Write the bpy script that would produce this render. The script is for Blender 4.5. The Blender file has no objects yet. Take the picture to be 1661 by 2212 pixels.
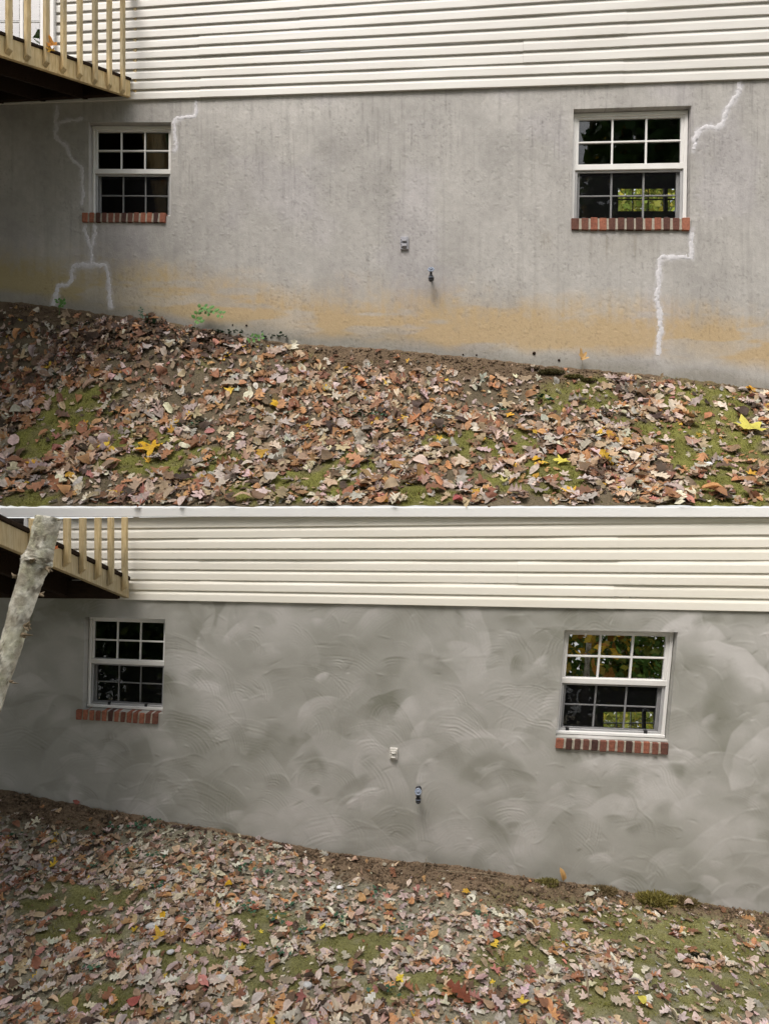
import bpy, math, random
import numpy as np

random.seed(7)
RNG = np.random.default_rng(11)
SC = bpy.context.scene
COL = SC.collection

# ------------------------------------------------------------------ camera, sky, sun, exposure
CX, CY, F = 830.5, 1106.0, 1406.0          # photo measured on a 1661 x 2212 sheet
CZ = 2.5                                   # eye height over the lower yard
cam_d = bpy.data.cameras.new('camera')
cam = bpy.data.objects.new('camera', cam_d)
COL.objects.link(cam)
cam.location = (0, 0, CZ)
cam.rotation_euler = (math.radians(90), 0, 0)
cam_d.sensor_fit = 'VERTICAL'
cam_d.sensor_height = 24.0
cam_d.lens = 24.0 * F / 2212.0
cam_d.clip_start = 0.05
cam_d.clip_end = 500
SC.camera = cam

world = bpy.data.worlds.new('World')
SC.world = world
world.use_nodes = True
wn = world.node_tree
wn.nodes.clear()
w_out = wn.nodes.new('ShaderNodeOutputWorld')
w_bg = wn.nodes.new('ShaderNodeBackground')
w_sky = wn.nodes.new('ShaderNodeTexSky')
w_sky.sky_type = 'NISHITA'
w_sky.sun_disc = False
w_sky.sun_elevation = math.radians(58)
w_sky.sun_rotation = math.radians(208)
w_sky.air_density = 1.0
w_sky.dust_density = 6.0
w_sky.ozone_density = 0.4
w_mix = wn.nodes.new('ShaderNodeMix')
w_mix.data_type = 'RGBA'
w_mix.inputs['Factor'].default_value = 0.55
w_mix.inputs['B'].default_value = (6.05, 6.08, 5.95, 1)
wn.links.new(w_sky.outputs[0], w_mix.inputs['A'])
wn.links.new(w_mix.outputs['Result'], w_bg.inputs['Color'])
w_bg.inputs['Strength'].default_value = 0.13
wn.links.new(w_bg.outputs[0], w_out.inputs['Surface'])

sun_d = bpy.data.lights.new('sun', 'SUN')
sun_d.energy = 1.5
sun_d.angle = math.radians(25)
sun_d.color = (1.0, 0.97, 0.92)
sun = bpy.data.objects.new('sun', sun_d)
COL.objects.link(sun)
sun.location = (-6, -12, 16)
sun.rotation_euler = (math.radians(32), 0, math.radians(-28))
SC.view_settings.view_transform = 'Standard'
SC.view_settings.look = 'None'
SC.view_settings.gamma = 1.0
SC.view_settings.exposure = 0.98

# ------------------------------------------------------------------ helpers
K = 0.08
KN = math.sqrt(1 + K * K)
NRM = np.array([-K / KN, -1 / KN, 0.0])    # wall normal, towards the viewer
DU, DL, DE = 6.0, 4.5, 4.452                # upper wall, lower wall, terrace edge


def at(u, v, D, off=0.0):
    """point of the plane y + K x = D seen at (u, v), lifted off along the wall normal (arrays allowed)"""
    u = np.asarray(u, float); v = np.asarray(v, float)
    s = (u - CX) / F
    y = D / (1 + K * s)
    p = np.stack([s * y, y, CZ - (v - CY) / F * y], -1)
    return p + NRM * np.asarray(off, float)[..., None]


def proj(p):
    p = np.asarray(p, float)
    return np.stack([CX + F * p[..., 0] / p[..., 1], CY - F * (p[..., 2] - CZ) / p[..., 1]], -1)


class VNoise:
    def __init__(self, seed):
        self.t = np.random.default_rng(seed).random((256, 256))

    def __call__(self, x, y):
        x = np.asarray(x, float); y = np.asarray(y, float)
        xi = np.floor(x).astype(int); yi = np.floor(y).astype(int)
        fx = x - xi; fy = y - yi
        fx = fx * fx * (3 - 2 * fx); fy = fy * fy * (3 - 2 * fy)
        a = self.t[xi & 255, yi & 255]; b = self.t[(xi + 1) & 255, yi & 255]
        c = self.t[xi & 255, (yi + 1) & 255]; d = self.t[(xi + 1) & 255, (yi + 1) & 255]
        return (a * (1 - fx) + b * fx) * (1 - fy) + (c * (1 - fx) + d * fx) * fy

    def fbm(self, x, y, o=4):
        s = 0; a = 0.5; n = 0
        for i in range(o):
            s = s + a * self(x * 2 ** i + 17.3 * i, y * 2 ** i + 5.1 * i); n += a; a *= 0.5
        return s / n


N1, N2, N3, N4 = VNoise(1), VNoise(2), VNoise(3), VNoise(4)


def sstep(a, b, x):
    t = np.clip((np.asarray(x, float) - a) / (b - a), 0, 1)
    return t * t * (3 - 2 * t)


def link(name, me, mat=None, parent=None, smooth=False):
    o = bpy.data.objects.new(name, me)
    COL.objects.link(o)
    if mat is not None and not me.materials:
        me.materials.append(mat)
    if parent is not None:
        o.parent = parent
    if smooth:
        me.polygons.foreach_set('use_smooth', [True] * len(me.polygons))
    return o


def mesh_np(name, V, faces, col=None):
    """faces: (n,k) int array or list of index tuples; col: per-vertex linear rgb"""
    me = bpy.data.meshes.new(name)
    V = np.asarray(V, np.float32)
    if isinstance(faces, np.ndarray):
        n, k = faces.shape
        me.vertices.add(len(V)); me.vertices.foreach_set('co', V.ravel())
        me.loops.add(n * k); me.loops.foreach_set('vertex_index', faces.ravel().astype(np.int32))
        me.polygons.add(n)
        me.polygons.foreach_set('loop_start', np.arange(0, n * k, k, dtype=np.int32))
        me.update(calc_edges=True)
    else:
        me.from_pydata([tuple(map(float, p)) for p in V], [], faces)
        me.update()
    if col is not None:
        ca = me.color_attributes.new('Col', 'FLOAT_COLOR', 'POINT')
        c4 = np.ones((len(V), 4), np.float32); c4[:, :3] = col
        ca.data.foreach_set('color', c4.ravel())
    me.validate()
    return me


class MB:
    """collects shapes for ONE mesh object"""
    def __init__(self):
        self.v = []; self.f = []

    def add(self, V, Fc):
        b = len(self.v)
        self.v.extend([tuple(map(float, p)) for p in V])
        self.f.extend([tuple(b + i for i in f) for f in Fc])

    def hexa(self, c, ch=0.0):
        """c: 8 corners ordered (x0y0z0,x1y0z0,x1y1z0,x0y1z0, the same at z1); ch: chamfer as a length"""
        c = np.asarray(c, float)
        if ch <= 0:
            self.add(c, [(0, 3, 2, 1), (4, 5, 6, 7), (0, 1, 5, 4), (1, 2, 6, 5), (2, 3, 7, 6), (3, 0, 4, 7)])
            return
        L = [np.linalg.norm(c[1] - c[0]), np.linalg.norm(c[3] - c[0]), np.linalg.norm(c[4] - c[0])]
        e = [min(0.45, ch / max(l, 1e-6)) for l in L]

        def tri(a, b, d):
            p = (c[0] * (1 - a) + c[1] * a) * (1 - b) + (c[3] * (1 - a) + c[2] * a) * b
            q = (c[4] * (1 - a) + c[5] * a) * (1 - b) + (c[7] * (1 - a) + c[6] * a) * b
            return p * (1 - d) + q * d
        V = []; idx = {}
        for i in (0, 1):
            for j in (0, 1):
                for k in (0, 1):
                    for ax in range(3):
                        t = []
                        for a2, s in enumerate((i, j, k)):
                            t.append(float(s) if a2 == ax else (1 - e[a2] if s else e[a2]))
                        idx[(i, j, k, ax)] = len(V); V.append(tri(*t))
        Fs = []
        cyc = [(0, 0), (1, 0), (1, 1), (0, 1)]
        for ax in range(3):
            o = [a for a in range(3) if a != ax]
            for s in (0, 1):
                q = []
                for (m, n) in cyc:
                    key = [0, 0, 0]; key[ax] = s; key[o[0]] = m; key[o[1]] = n
                    q.append(idx[(*key, ax)])
                Fs.append(q)
        for ax in range(3):
            o = [a for a in range(3) if a != ax]
            for (m, n) in cyc:
                q = []
                for (s, w) in ((0, o[0]), (1, o[0]), (1, o[1]), (0, o[1])):
                    key = [0, 0, 0]; key[ax] = s; key[o[0]] = m; key[o[1]] = n
                    q.append(idx[(*key, w)])
                Fs.append(q)
        for key in [(i, j, k) for i in (0, 1) for j in (0, 1) for k in (0, 1)]:
            Fs.append([idx[(*key, a)] for a in range(3)])
        self.add(V, Fs)

    def box(self, lo, hi, ch=0.0):
        (x0, y0, z0), (x1, y1, z1) = lo, hi
        self.hexa([(x0, y0, z0), (x1, y0, z0), (x1, y1, z0), (x0, y1, z0),
                   (x0, y0, z1), (x1, y0, z1), (x1, y1, z1), (x0, y1, z1)], ch)

    def bar(self, p, q, wa, wb, up=(0, 0, 1), ch=0.0):
        p = np.asarray(p, float); q = np.asarray(q, float)
        d = q - p; d /= np.linalg.norm(d)
        a = np.cross(d, up); a /= max(np.linalg.norm(a), 1e-9)
        b = np.cross(a, d)
        A = a * wa / 2; B = b * wb / 2
        self.hexa([p - A - B, p + A - B, p + A + B, p - A + B, q - A - B, q + A - B, q + A + B, q - A + B], ch)

    def tube(self, pts, rad, n=8, cap=True):
        pts = [np.asarray(p, float) for p in pts]
        if np.isscalar(rad):
            rad = [rad] * len(pts)
        V = []; Fs = []
        a = None
        for i, p in enumerate(pts):
            d = pts[min(i + 1, len(pts) - 1)] - pts[max(i - 1, 0)]
            d = d / max(np.linalg.norm(d), 1e-9)
            if a is None:
                a = np.cross(d, (0.31, 0.2, 0.93))
                if np.linalg.norm(a) < 0.1:
                    a = np.cross(d, (1, 0, 0))
            a = a - d * np.dot(a, d); a /= max(np.linalg.norm(a), 1e-9)
            b = np.cross(d, a)
            for k in range(n):
                t = 2 * math.pi * k / n
                V.append(p + (a * math.cos(t) + b * math.sin(t)) * rad[i])
        for i in range(len(pts) - 1):
            for k in range(n):
                k2 = (k + 1) % n
                Fs.append((i * n + k, i * n + k2, (i + 1) * n + k2, (i + 1) * n + k))
        if cap:
            Fs.append(tuple(range(n))[::-1]); Fs.append(tuple((len(pts) - 1) * n + k for k in range(n)))
        self.add(V, Fs)

    def lathe(self, p, axis, prof, n=16):
        """prof: (distance along axis, radius)"""
        p = np.asarray(p, float); ax = np.asarray(axis, float); ax = ax / np.linalg.norm(ax)
        a = np.cross(ax, (0, 0, 1))
        if np.linalg.norm(a) < 0.1:
            a = np.cross(ax, (1, 0, 0))
        a /= np.linalg.norm(a); b = np.cross(ax, a)
        V = []; Fs = []
        for (h, r) in prof:
            for k in range(n):
                t = 2 * math.pi * k / n
                V.append(p + ax * h + (a * math.cos(t) + b * math.sin(t)) * r)
        m = len(prof)
        for i in range(m - 1):
            for k in range(n):
                k2 = (k + 1) % n
                Fs.append((i * n + k, i * n + k2, (i + 1) * n + k2, (i + 1) * n + k))
        Fs.append(tuple(range(n))[::-1]); Fs.append(tuple((m - 1) * n + k for k in range(n)))
        self.add(V, Fs)

    def build(self, name, mat, parent=None, smooth=False):
        me = bpy.data.meshes.new(name)
        me.from_pydata(self.v, [], self.f)
        me.update()
        return link(name, me, mat, parent, smooth)


def tag(o, label=None, cat=None, group=None, kind=None):
    if label: o['label'] = label
    if cat: o['category'] = cat
    if group: o['group'] = group
    if kind: o['kind'] = kind
    return o


def empty(name, loc, label, cat, group=None):
    o = bpy.data.objects.new(name, None)
    COL.objects.link(o)
    o.empty_display_size = 0.1
    o.location = loc
    bpy.context.view_layer.update()
    return tag(o, label, cat, group)


def adopt(root):
    """parts are written in world coordinates: cancel the root's placement"""
    bpy.context.view_layer.update()
    inv = root.matrix_world.inverted()
    for ch in root.children:
        ch.matrix_parent_inverse = inv


# ------------------------------------------------------------------ materials
def mat_base(name, rough=0.8, spec=0.3):
    m = bpy.data.materials.new(name)
    m.use_nodes = True
    nt = m.node_tree
    b = nt.nodes['Principled BSDF']
    b.inputs['Roughness'].default_value = rough
    b.inputs['Specular IOR Level'].default_value = spec
    return m, nt, b


def noise_node(nt, scale, detail=4, rough=0.55, stretch=None, coord='Object'):
    tc = nt.nodes.new('ShaderNodeTexCoord')
    n = nt.nodes.new('ShaderNodeTexNoise')
    n.inputs['Scale'].default_value = scale
    n.inputs['Detail'].default_value = detail
    n.inputs['Roughness'].default_value = rough
    if stretch:
        mp = nt.nodes.new('ShaderNodeMapping')
        mp.inputs['Scale'].default_value = stretch
        nt.links.new(tc.outputs[coord], mp.inputs['Vector'])
        nt.links.new(mp.outputs['Vector'], n.inputs['Vector'])
    else:
        nt.links.new(tc.outputs[coord], n.inputs['Vector'])
    return n


def ramp(nt, src, stops):
    r = nt.nodes.new('ShaderNodeValToRGB')
    e = r.color_ramp.elements
    while len(e) < len(stops):
        e.new(0.5)
    for el, (p, c) in zip(e, stops):
        el.position = p; el.color = (*c, 1)
    nt.links.new(src, r.inputs['Fac'])
    return r


def mixrgb(nt, blend, fac, a, b):
    m = nt.nodes.new('ShaderNodeMix')
    m.data_type = 'RGBA'; m.blend_type = blend
    for key, val in (('Factor', fac), ('A', a), ('B', b)):
        if hasattr(val, 'links') or hasattr(val, 'is_output'):
            nt.links.new(val, m.inputs[key])
        elif key == 'Factor':
            m.inputs[key].default_value = val
        else:
            m.inputs[key].default_value = (*val, 1)
    return m.outputs['Result']


def bump(nt, b, src, strength, dist):
    n = nt.nodes.new('ShaderNodeBump')
    n.inputs['Strength'].default_value = strength
    n.inputs['Distance'].default_value = dist
    nt.links.new(src, n.inputs['Height'])
    nt.links.new(n.outputs[0], b.inputs['Normal'])
    return n


def grain_mat(name, c0, c1, scale, rough=0.7, spec=0.3, stretch=None, bstr=0.3, bdist=0.003, detail=5):
    m, nt, b = mat_base(name, rough, spec)
    n = noise_node(nt, scale, detail, 0.6, stretch)
    r = ramp(nt, n.outputs['Fac'], [(0.3, c0), (0.7, c1)])
    nt.links.new(r.outputs['Color'], b.inputs['Base Color'])
    bump(nt, b, n.outputs['Fac'], bstr, bdist)
    return m


def attr_mat(name, rough, spec, nscale, namp, bstr, bdist, stretch=None):
    m, nt, b = mat_base(name, rough, spec)
    a = nt.nodes.new('ShaderNodeAttribute'); a.attribute_name = 'Col'
    n = noise_node(nt, nscale, 6, 0.65, stretch)
    r = ramp(nt, n.outputs['Fac'], [(0.25, (1 - namp,) * 3), (0.75, (1 + namp,) * 3)])
    c = mixrgb(nt, 'MULTIPLY', 1.0, a.outputs['Color'], r.outputs['Color'])
    nt.links.new(c, b.inputs['Base Color'])
    bump(nt, b, n.outputs['Fac'], bstr, bdist)
    return m


M = {}
M['stucco'] = attr_mat('weathered_stucco', 0.95, 0.15, 90, 0.10, 0.55, 0.004)
M['plaster'] = attr_mat('fresh_cement_plaster', 0.8, 0.25, 60, 0.03, 0.15, 0.002)
M['ground'] = attr_mat('soil_and_moss', 0.98, 0.05, 70, 0.35, 0.9, 0.02)
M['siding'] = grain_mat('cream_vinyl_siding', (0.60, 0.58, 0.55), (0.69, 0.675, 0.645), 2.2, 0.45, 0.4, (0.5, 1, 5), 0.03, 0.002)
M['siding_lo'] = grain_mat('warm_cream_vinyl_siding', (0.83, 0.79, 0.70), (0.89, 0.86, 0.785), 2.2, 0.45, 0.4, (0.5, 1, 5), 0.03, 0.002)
M['white'] = grain_mat('white_vinyl_frame', (0.74, 0.73, 0.72), (0.80, 0.79, 0.78), 8, 0.4, 0.4, None, 0.03, 0.001)
M['trimwhite'] = grain_mat('white_divider', (0.88, 0.88, 0.88), (0.92, 0.92, 0.92), 5, 0.5, 0.3, (0.4, 1, 3), 0.05, 0.001)
M['greyvinyl'] = grain_mat('grey_screen_frame', (0.36, 0.36, 0.37), (0.44, 0.44, 0.45), 8, 0.5, 0.3, None, 0.03, 0.001)
M['black'] = grain_mat('black_plastic', (0.012, 0.012, 0.014), (0.02, 0.02, 0.022), 30, 0.45, 0.4, None, 0.05, 0.001)
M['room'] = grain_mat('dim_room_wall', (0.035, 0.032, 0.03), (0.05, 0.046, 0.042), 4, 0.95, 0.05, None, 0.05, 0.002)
M['mortar'] = grain_mat('pale_mortar', (0.29, 0.26, 0.21), (0.43, 0.39, 0.33), 60, 0.95, 0.1, None, 0.6, 0.004)
M['patch'] = grain_mat('pale_crack_filler', (0.54, 0.53, 0.56), (0.68, 0.67, 0.70), 40, 0.85, 0.2, None, 0.4, 0.004)
M['patchdim'] = grain_mat('shade_dimmed_crack_filler', (0.36, 0.34, 0.31), (0.44, 0.42, 0.39), 40, 0.9, 0.1, None, 0.4, 0.004)  # dimmer copy of the filler for the shaded wall; not applied
M['wood'] = None
M['outlet_grey'] = grain_mat('grey_cast_cover', (0.30, 0.30, 0.335), (0.37, 0.37, 0.405), 40, 0.45, 0.5, None, 0.1, 0.001)
M['outlet_white'] = grain_mat('pale_splashed_cover', (0.55, 0.53, 0.49), (0.68, 0.66, 0.62), 60, 0.7, 0.3, None, 0.3, 0.002)
M['faucet_dark'] = grain_mat('dark_brass_body', (0.012, 0.013, 0.018), (0.03, 0.032, 0.04), 40, 0.4, 0.5, None, 0.1, 0.001)
M['faucet_blue'] = grain_mat('blue_grey_valve_wheel', (0.16, 0.20, 0.28), (0.30, 0.34, 0.42), 60, 0.4, 0.5, None, 0.1, 0.001)
M['shade_wood_mud'] = grain_mat('underdeck_shade_wood_mud', (0.02, 0.013, 0.009), (0.04, 0.026, 0.018), 12, 0.9, 0.1, (1, 8, 8), 0.2, 0.003)  # near-black stands for shade under the decks; also used for mud and muntins
M['soil_wood'] = M['shade_wood_mud']


def wood_mat():
    m, nt, b = mat_base('pressure_treated_pine', 0.8, 0.2)
    n = noise_node(nt, 7, 6, 0.6, (9, 9, 1.2))
    n2 = noise_node(nt, 2.2, 3, 0.5)
    r = ramp(nt, n.outputs['Fac'], [(0.3, (0.50, 0.38, 0.20)), (0.55, (0.66, 0.54, 0.32)), (0.75, (0.74, 0.64, 0.43))])
    r2 = ramp(nt, n2.outputs['Fac'], [(0.35, (0.72, 0.74, 0.78)), (0.65, (1.08, 1.04, 0.98))])
    c = mixrgb(nt, 'MULTIPLY', 1.0, r.outputs['Color'], r2.outputs['Color'])
    oi = nt.nodes.new('ShaderNodeObjectInfo')
    r3 = ramp(nt, oi.outputs['Random'], [(0, (0.82, 0.82, 0.85)), (1, (1.08, 1.05, 1.0))])
    c = mixrgb(nt, 'MULTIPLY', 1.0, c, r3.outputs['Color'])
    nt.links.new(c, b.inputs['Base Color'])
    bump(nt, b, n.outputs['Fac'], 0.25, 0.003)
    return m


M['wood'] = wood_mat()


def brick_mat():
    m, nt, b = mat_base('red_brick', 0.9, 0.15)
    oi = nt.nodes.new('ShaderNodeObjectInfo')
    r = ramp(nt, oi.outputs['Random'], [(0.0, (0.075, 0.042, 0.037)), (0.35, (0.165, 0.078, 0.060)), (0.7, (0.28, 0.110, 0.074)), (1.0, (0.36, 0.150, 0.098))])
    n = noise_node(nt, 55, 5, 0.65)
    r2 = ramp(nt, n.outputs['Fac'], [(0.3, (0.6, 0.6, 0.62)), (0.7, (1.2, 1.15, 1.1))])
    c = mixrgb(nt, 'MULTIPLY', 1.0, r.outputs['Color'], r2.outputs['Color'])
    nt.links.new(c, b.inputs['Base Color'])
    bump(nt, b, n.outputs['Fac'], 0.5, 0.004)
    return m


M['brick'] = brick_mat()


def glass_mat(name, refl, tint=(0.97, 0.98, 0.97)):
    m = bpy.data.materials.new(name)
    m.use_nodes = True
    nt = m.node_tree
    nt.nodes.clear()
    o = nt.nodes.new('ShaderNodeOutputMaterial')
    t = nt.nodes.new('ShaderNodeBsdfTransparent'); t.inputs['Color'].default_value = (*tint, 1)
    g = nt.nodes.new('ShaderNodeBsdfGlossy'); g.inputs['Roughness'].default_value = 0.005
    n = noise_node(nt, 3.0, 1, 0.5)
    bp = nt.nodes.new('ShaderNodeBump'); bp.inputs['Strength'].default_value = 0.04; bp.inputs['Distance'].default_value = 0.02
    nt.links.new(n.outputs['Fac'], bp.inputs['Height']); nt.links.new(bp.outputs[0], g.inputs['Normal'])
    mx = nt.nodes.new('ShaderNodeMixShader')
    fr = nt.nodes.new('ShaderNodeFresnel'); fr.inputs['IOR'].default_value = 1.5
    ma = nt.nodes.new('ShaderNodeMath'); ma.operation = 'MULTIPLY_ADD'
    ma.inputs[1].default_value = 1.0; ma.inputs[2].default_value = refl
    nt.links.new(fr.outputs[0], ma.inputs[0])
    nt.links.new(ma.outputs[0], mx.inputs['Fac'])
    nt.links.new(t.outputs[0], mx.inputs[1]); nt.links.new(g.outputs[0], mx.inputs[2])
    nt.links.new(mx.outputs[0], o.inputs['Surface'])
    return m


M['glass_dark'] = glass_mat('window_glass', 0.0)
M['glass_bright'] = glass_mat('raised_reflection_glass', 0.62)  # reflection raised to make the mirrored trees look sunlit
M['glass_door'] = glass_mat('door_glass', 0.35)


def screen_mat():
    m = bpy.data.materials.new('insect_screen_mesh')
    m.use_nodes = True
    nt = m.node_tree
    b = nt.nodes['Principled BSDF']
    b.inputs['Base Color'].default_value = (0.02, 0.02, 0.022, 1)
    b.inputs['Roughness'].default_value = 0.7
    b.inputs['Alpha'].default_value = 0.14
    b.inputs['Specular IOR Level'].default_value = 0.0
    return m


M['screen'] = screen_mat()


def leaf_mat(name, per_object):
    m, nt, b = mat_base(name, 0.62, 0.28)
    if per_object:
        oi = nt.nodes.new('ShaderNodeObjectInfo'); c0 = oi.outputs['Color']
        a = nt.nodes.new('ShaderNodeAttribute'); a.attribute_name = 'Col'
        c0 = mixrgb(nt, 'MULTIPLY', 1.0, c0, a.outputs['Color'])
    else:
        a = nt.nodes.new('ShaderNodeAttribute'); a.attribute_name = 'Col'; c0 = a.outputs['Color']
    n = noise_node(nt, 38, 4, 0.6)
    r = ramp(nt, n.outputs['Fac'], [(0.3, (0.70, 0.66, 0.62)), (0.6, (1.06, 1.04, 1.02))])
    c = mixrgb(nt, 'MULTIPLY', 1.0, c0, r.outputs['Color'])
    nt.links.new(c, b.inputs['Base Color'])
    bump(nt, b, n.outputs['Fac'], 0.35, 0.004)
    tr = nt.nodes.new('ShaderNodeBsdfTranslucent')
    nt.links.new(c, tr.inputs['Color'])
    mx = nt.nodes.new('ShaderNodeMixShader'); mx.inputs['Fac'].default_value = 0.18
    out = nt.nodes['Material Output']
    nt.links.new(b.outputs[0], mx.inputs[1]); nt.links.new(tr.outputs[0], mx.inputs[2])
    nt.links.new(mx.outputs[0], out.inputs['Surface'])
    return m


M['leaf'] = leaf_mat('dry_leaf_litter', False)
M['leaf_one'] = leaf_mat('dry_leaf', True)


def bark_mat():
    m, nt, b = mat_base('pale_lichened_bark', 0.95, 0.1)
    n = noise_node(nt, 16, 6, 0.65, (1, 1, 0.45))
    n2 = noise_node(nt, 45, 5, 0.7)
    n3 = noise_node(nt, 6, 3, 0.5)
    r = ramp(nt, n.outputs['Fac'], [(0.32, (0.16, 0.14, 0.115)), (0.46, (0.33, 0.305, 0.26)), (0.62, (0.50, 0.48, 0.43))])
    r2 = ramp(nt, n2.outputs['Fac'], [(0.35, (0.62, 0.6, 0.56)), (0.6, (1.08, 1.08, 1.06))])
    c = mixrgb(nt, 'MULTIPLY', 1.0, r.outputs['Color'], r2.outputs['Color'])
    r3 = ramp(nt, n3.outputs['Fac'], [(0.45, (1, 1, 1)), (0.7, (0.86, 0.92, 0.74))])
    c = mixrgb(nt, 'MULTIPLY', 1.0, c, r3.outputs['Color'])
    nt.links.new(c, b.inputs['Base Color'])
    bump(nt, b, n2.outputs['Fac'], 0.7, 0.012)
    return m


M['bark'] = bark_mat()
M['trunkbark'] = attr_mat('pale_flaking_bark', 0.95, 0.1, 60, 0.32, 0.6, 0.012)
M['thorn'] = grain_mat('dry_thorn_wood', (0.16, 0.12, 0.08), (0.32, 0.26, 0.18), 60, 0.9, 0.1, None, 0.3, 0.002)
M['weed'] = grain_mat('fresh_weed_leaf', (0.045, 0.13, 0.025), (0.12, 0.26, 0.06), 40, 0.6, 0.3, None, 0.2, 0.002)
M['ivy'] = grain_mat('dark_ivy_leaf', (0.018, 0.06, 0.03), (0.05, 0.13, 0.07), 40, 0.5, 0.4, None, 0.2, 0.002)
M['stone'] = grain_mat('pale_pebble_stone', (0.42, 0.42, 0.43), (0.6, 0.6, 0.6), 30, 0.85, 0.2, None, 0.4, 0.004)
M['whitestone'] = grain_mat('white_quartz', (0.75, 0.75, 0.8), (0.85, 0.85, 0.9), 30, 0.6, 0.3, None, 0.3, 0.003)

# ------------------------------------------------------------------ ground lines and heights
GU = np.array([(-900, 560), (33, 653), (120, 663), (240, 683), (350, 698), (460, 718), (620, 743), (830, 754), (1030, 773), (1180, 790),
               (1280, 798), (1430, 813), (1625, 837), (2500, 940)], float)
GL = np.array([(-900, 1560), (28, 1709), (120, 1729), (230, 1749), (370, 1776), (470, 1791), (570, 1811), (700, 1839), (830, 1856), (1005, 1871),
               (1130, 1895), (1255, 1909), (1355, 1926), (1490, 1946), (1625, 1968), (2500, 2110)], float)


def gline(T, u):
    return np.interp(u, T[:, 0], T[:, 1])


def base_z(T, D, x):
    """height of the wall foot at world x on the wall plane"""
    x = np.asarray(x, float)
    y = D - K * x
    u = CX + F * x / y
    return CZ - (gline(T, u) - CY) / F * y


MOUND = (300, 738, 150, 46)


def z_upper(x, y):
    x = np.asarray(x, float); y = np.asarray(y, float)
    w = y + K * x
    t = np.clip((DU - w) / (DU - DE), -0.2, 1.0)
    xb = x + t * 0.0
    zb = base_z(GU, DU, xb)
    z = zb + (CZ + 0.036 - zb) * (t + 0.10 * np.sin(np.pi * np.clip(t, 0, 1)))
    fade = np.sin(np.pi * np.clip(t, 0.0, 1.0)) ** 0.5
    z = z + fade * (0.07 * (N1.fbm(x * 1.6 + 30, y * 2.2 + 9, 3) - 0.5))
    # heap of old leaves by the wall
    z = z + 0.16 * np.exp(-((x + 2.15) / 0.62) ** 2 - ((w - 5.68) / 0.22) ** 2)
    return z


WN = 3.15


def z_lower(x, y):
    x = np.asarray(x, float); y = np.asarray(y, float)
    w = y + K * x
    zb = base_z(GL, DL, x)
    zn = CZ - 1106.0 / F * WN - 0.015 * x
    t = (DL - w) / (DL - WN)
    tt = np.clip(t, -0.1, 1.0)
    z = zb + (zn - zb) * (tt - 0.04 * np.sin(np.pi * np.clip(t, 0, 1)))
    fall = np.clip(WN - 1.2 - w, 0, None)
    z = z - 0.30 * fall
    fade = sstep(0, 0.15, t)
    z = z + fade * (0.06 * (N2.fbm(x * 1.8 + 3, y * 2.4 + 40, 3) - 0.5))
    return z


MOSS_U = [(150, 890, 80, 55), (90, 960, 60, 40), (380, 1010, 150, 38), (620, 1045, 150, 38), (1230, 855, 90, 40), (1540, 880, 110, 55),
          (1560, 985, 110, 80), (1560, 1065, 110, 40), (1190, 1030, 90, 40), (980, 950, 60, 25), (60, 1080, 60, 20), (900, 1070, 70, 30),
          (1420, 930, 60, 30), (300, 950, 80, 30), (760, 1000, 60, 30), (1100, 960, 60, 30)]
MOSS_L = [(120, 1940, 110, 40), (180, 2010, 100, 40), (420, 2070, 160, 40), (650, 2110, 120, 40), (1300, 2010, 120, 40), (1480, 2040, 170, 70),
          (1560, 2130, 150, 60), (1130, 2080, 130, 50), (1420, 1950, 110, 30), (1150, 1945, 90, 30), (930, 2130, 120, 40), (240, 2160, 120, 40),
          (780, 2050, 80, 30), (1330, 2150, 120, 40), (1580, 1990, 110, 30), (560, 1990, 100, 30)]


def ell(lst, u, v, sc=1.0):
    r = np.zeros_like(u, float)
    for (a, b, ra, rb) in lst:
        r = np.maximum(r, np.exp(-(((u - a) / (ra * sc)) ** 2 + ((v - b) / (rb * sc)) ** 2)))
    return r


def moss_mask(lst, u, v, x, y):
    e = ell(lst, u, v)
    n = N3.fbm(x * 3.1 + 7, y * 4.3 + 3, 4)
    n2 = N1.fbm(x * 13, y * 17, 3)
    return sstep(0.37, 0.56, e * 0.55 + n * 0.55 + 0.22 * (n2 - 0.5)) * (0.55 + 0.45 * sstep(0.3, 0.6, n2))


def dirt_mask_u(u, v):
    h = v - gline(GU, u)
    wdt = 12 + 40 * sstep(620, 720, u) * (1 - sstep(1160, 1330, u)) + 22 * (1 - sstep(120, 260, u))
    n = N4.fbm(u / 60, v / 25, 3)
    return 1 - sstep(0.6, 1.15, h / wdt + (n - 0.5) * 0.8)


def dirt_mask_l(u, v):
    h = v - gline(GL, u)
    wdt = 8 + 62 * (1 - sstep(170, 330, u)) + 55 * sstep(600, 740, u) * (1 - sstep(1050, 1300, u)) + 34 * sstep(1000, 1200, u)
    n = N4.fbm(u / 60 + 9, v / 25, 3)
    return 1 - sstep(0.6, 1.15, h / wdt + (n - 0.5) * 0.8)


def grid_faces(nu, nv):
    i = np.arange(nu - 1)[:, None] * nv + np.arange(nv - 1)[None, :]
    return np.stack([i, i + nv, i + nv + 1, i + 1], -1).reshape(-1, 4)


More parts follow.
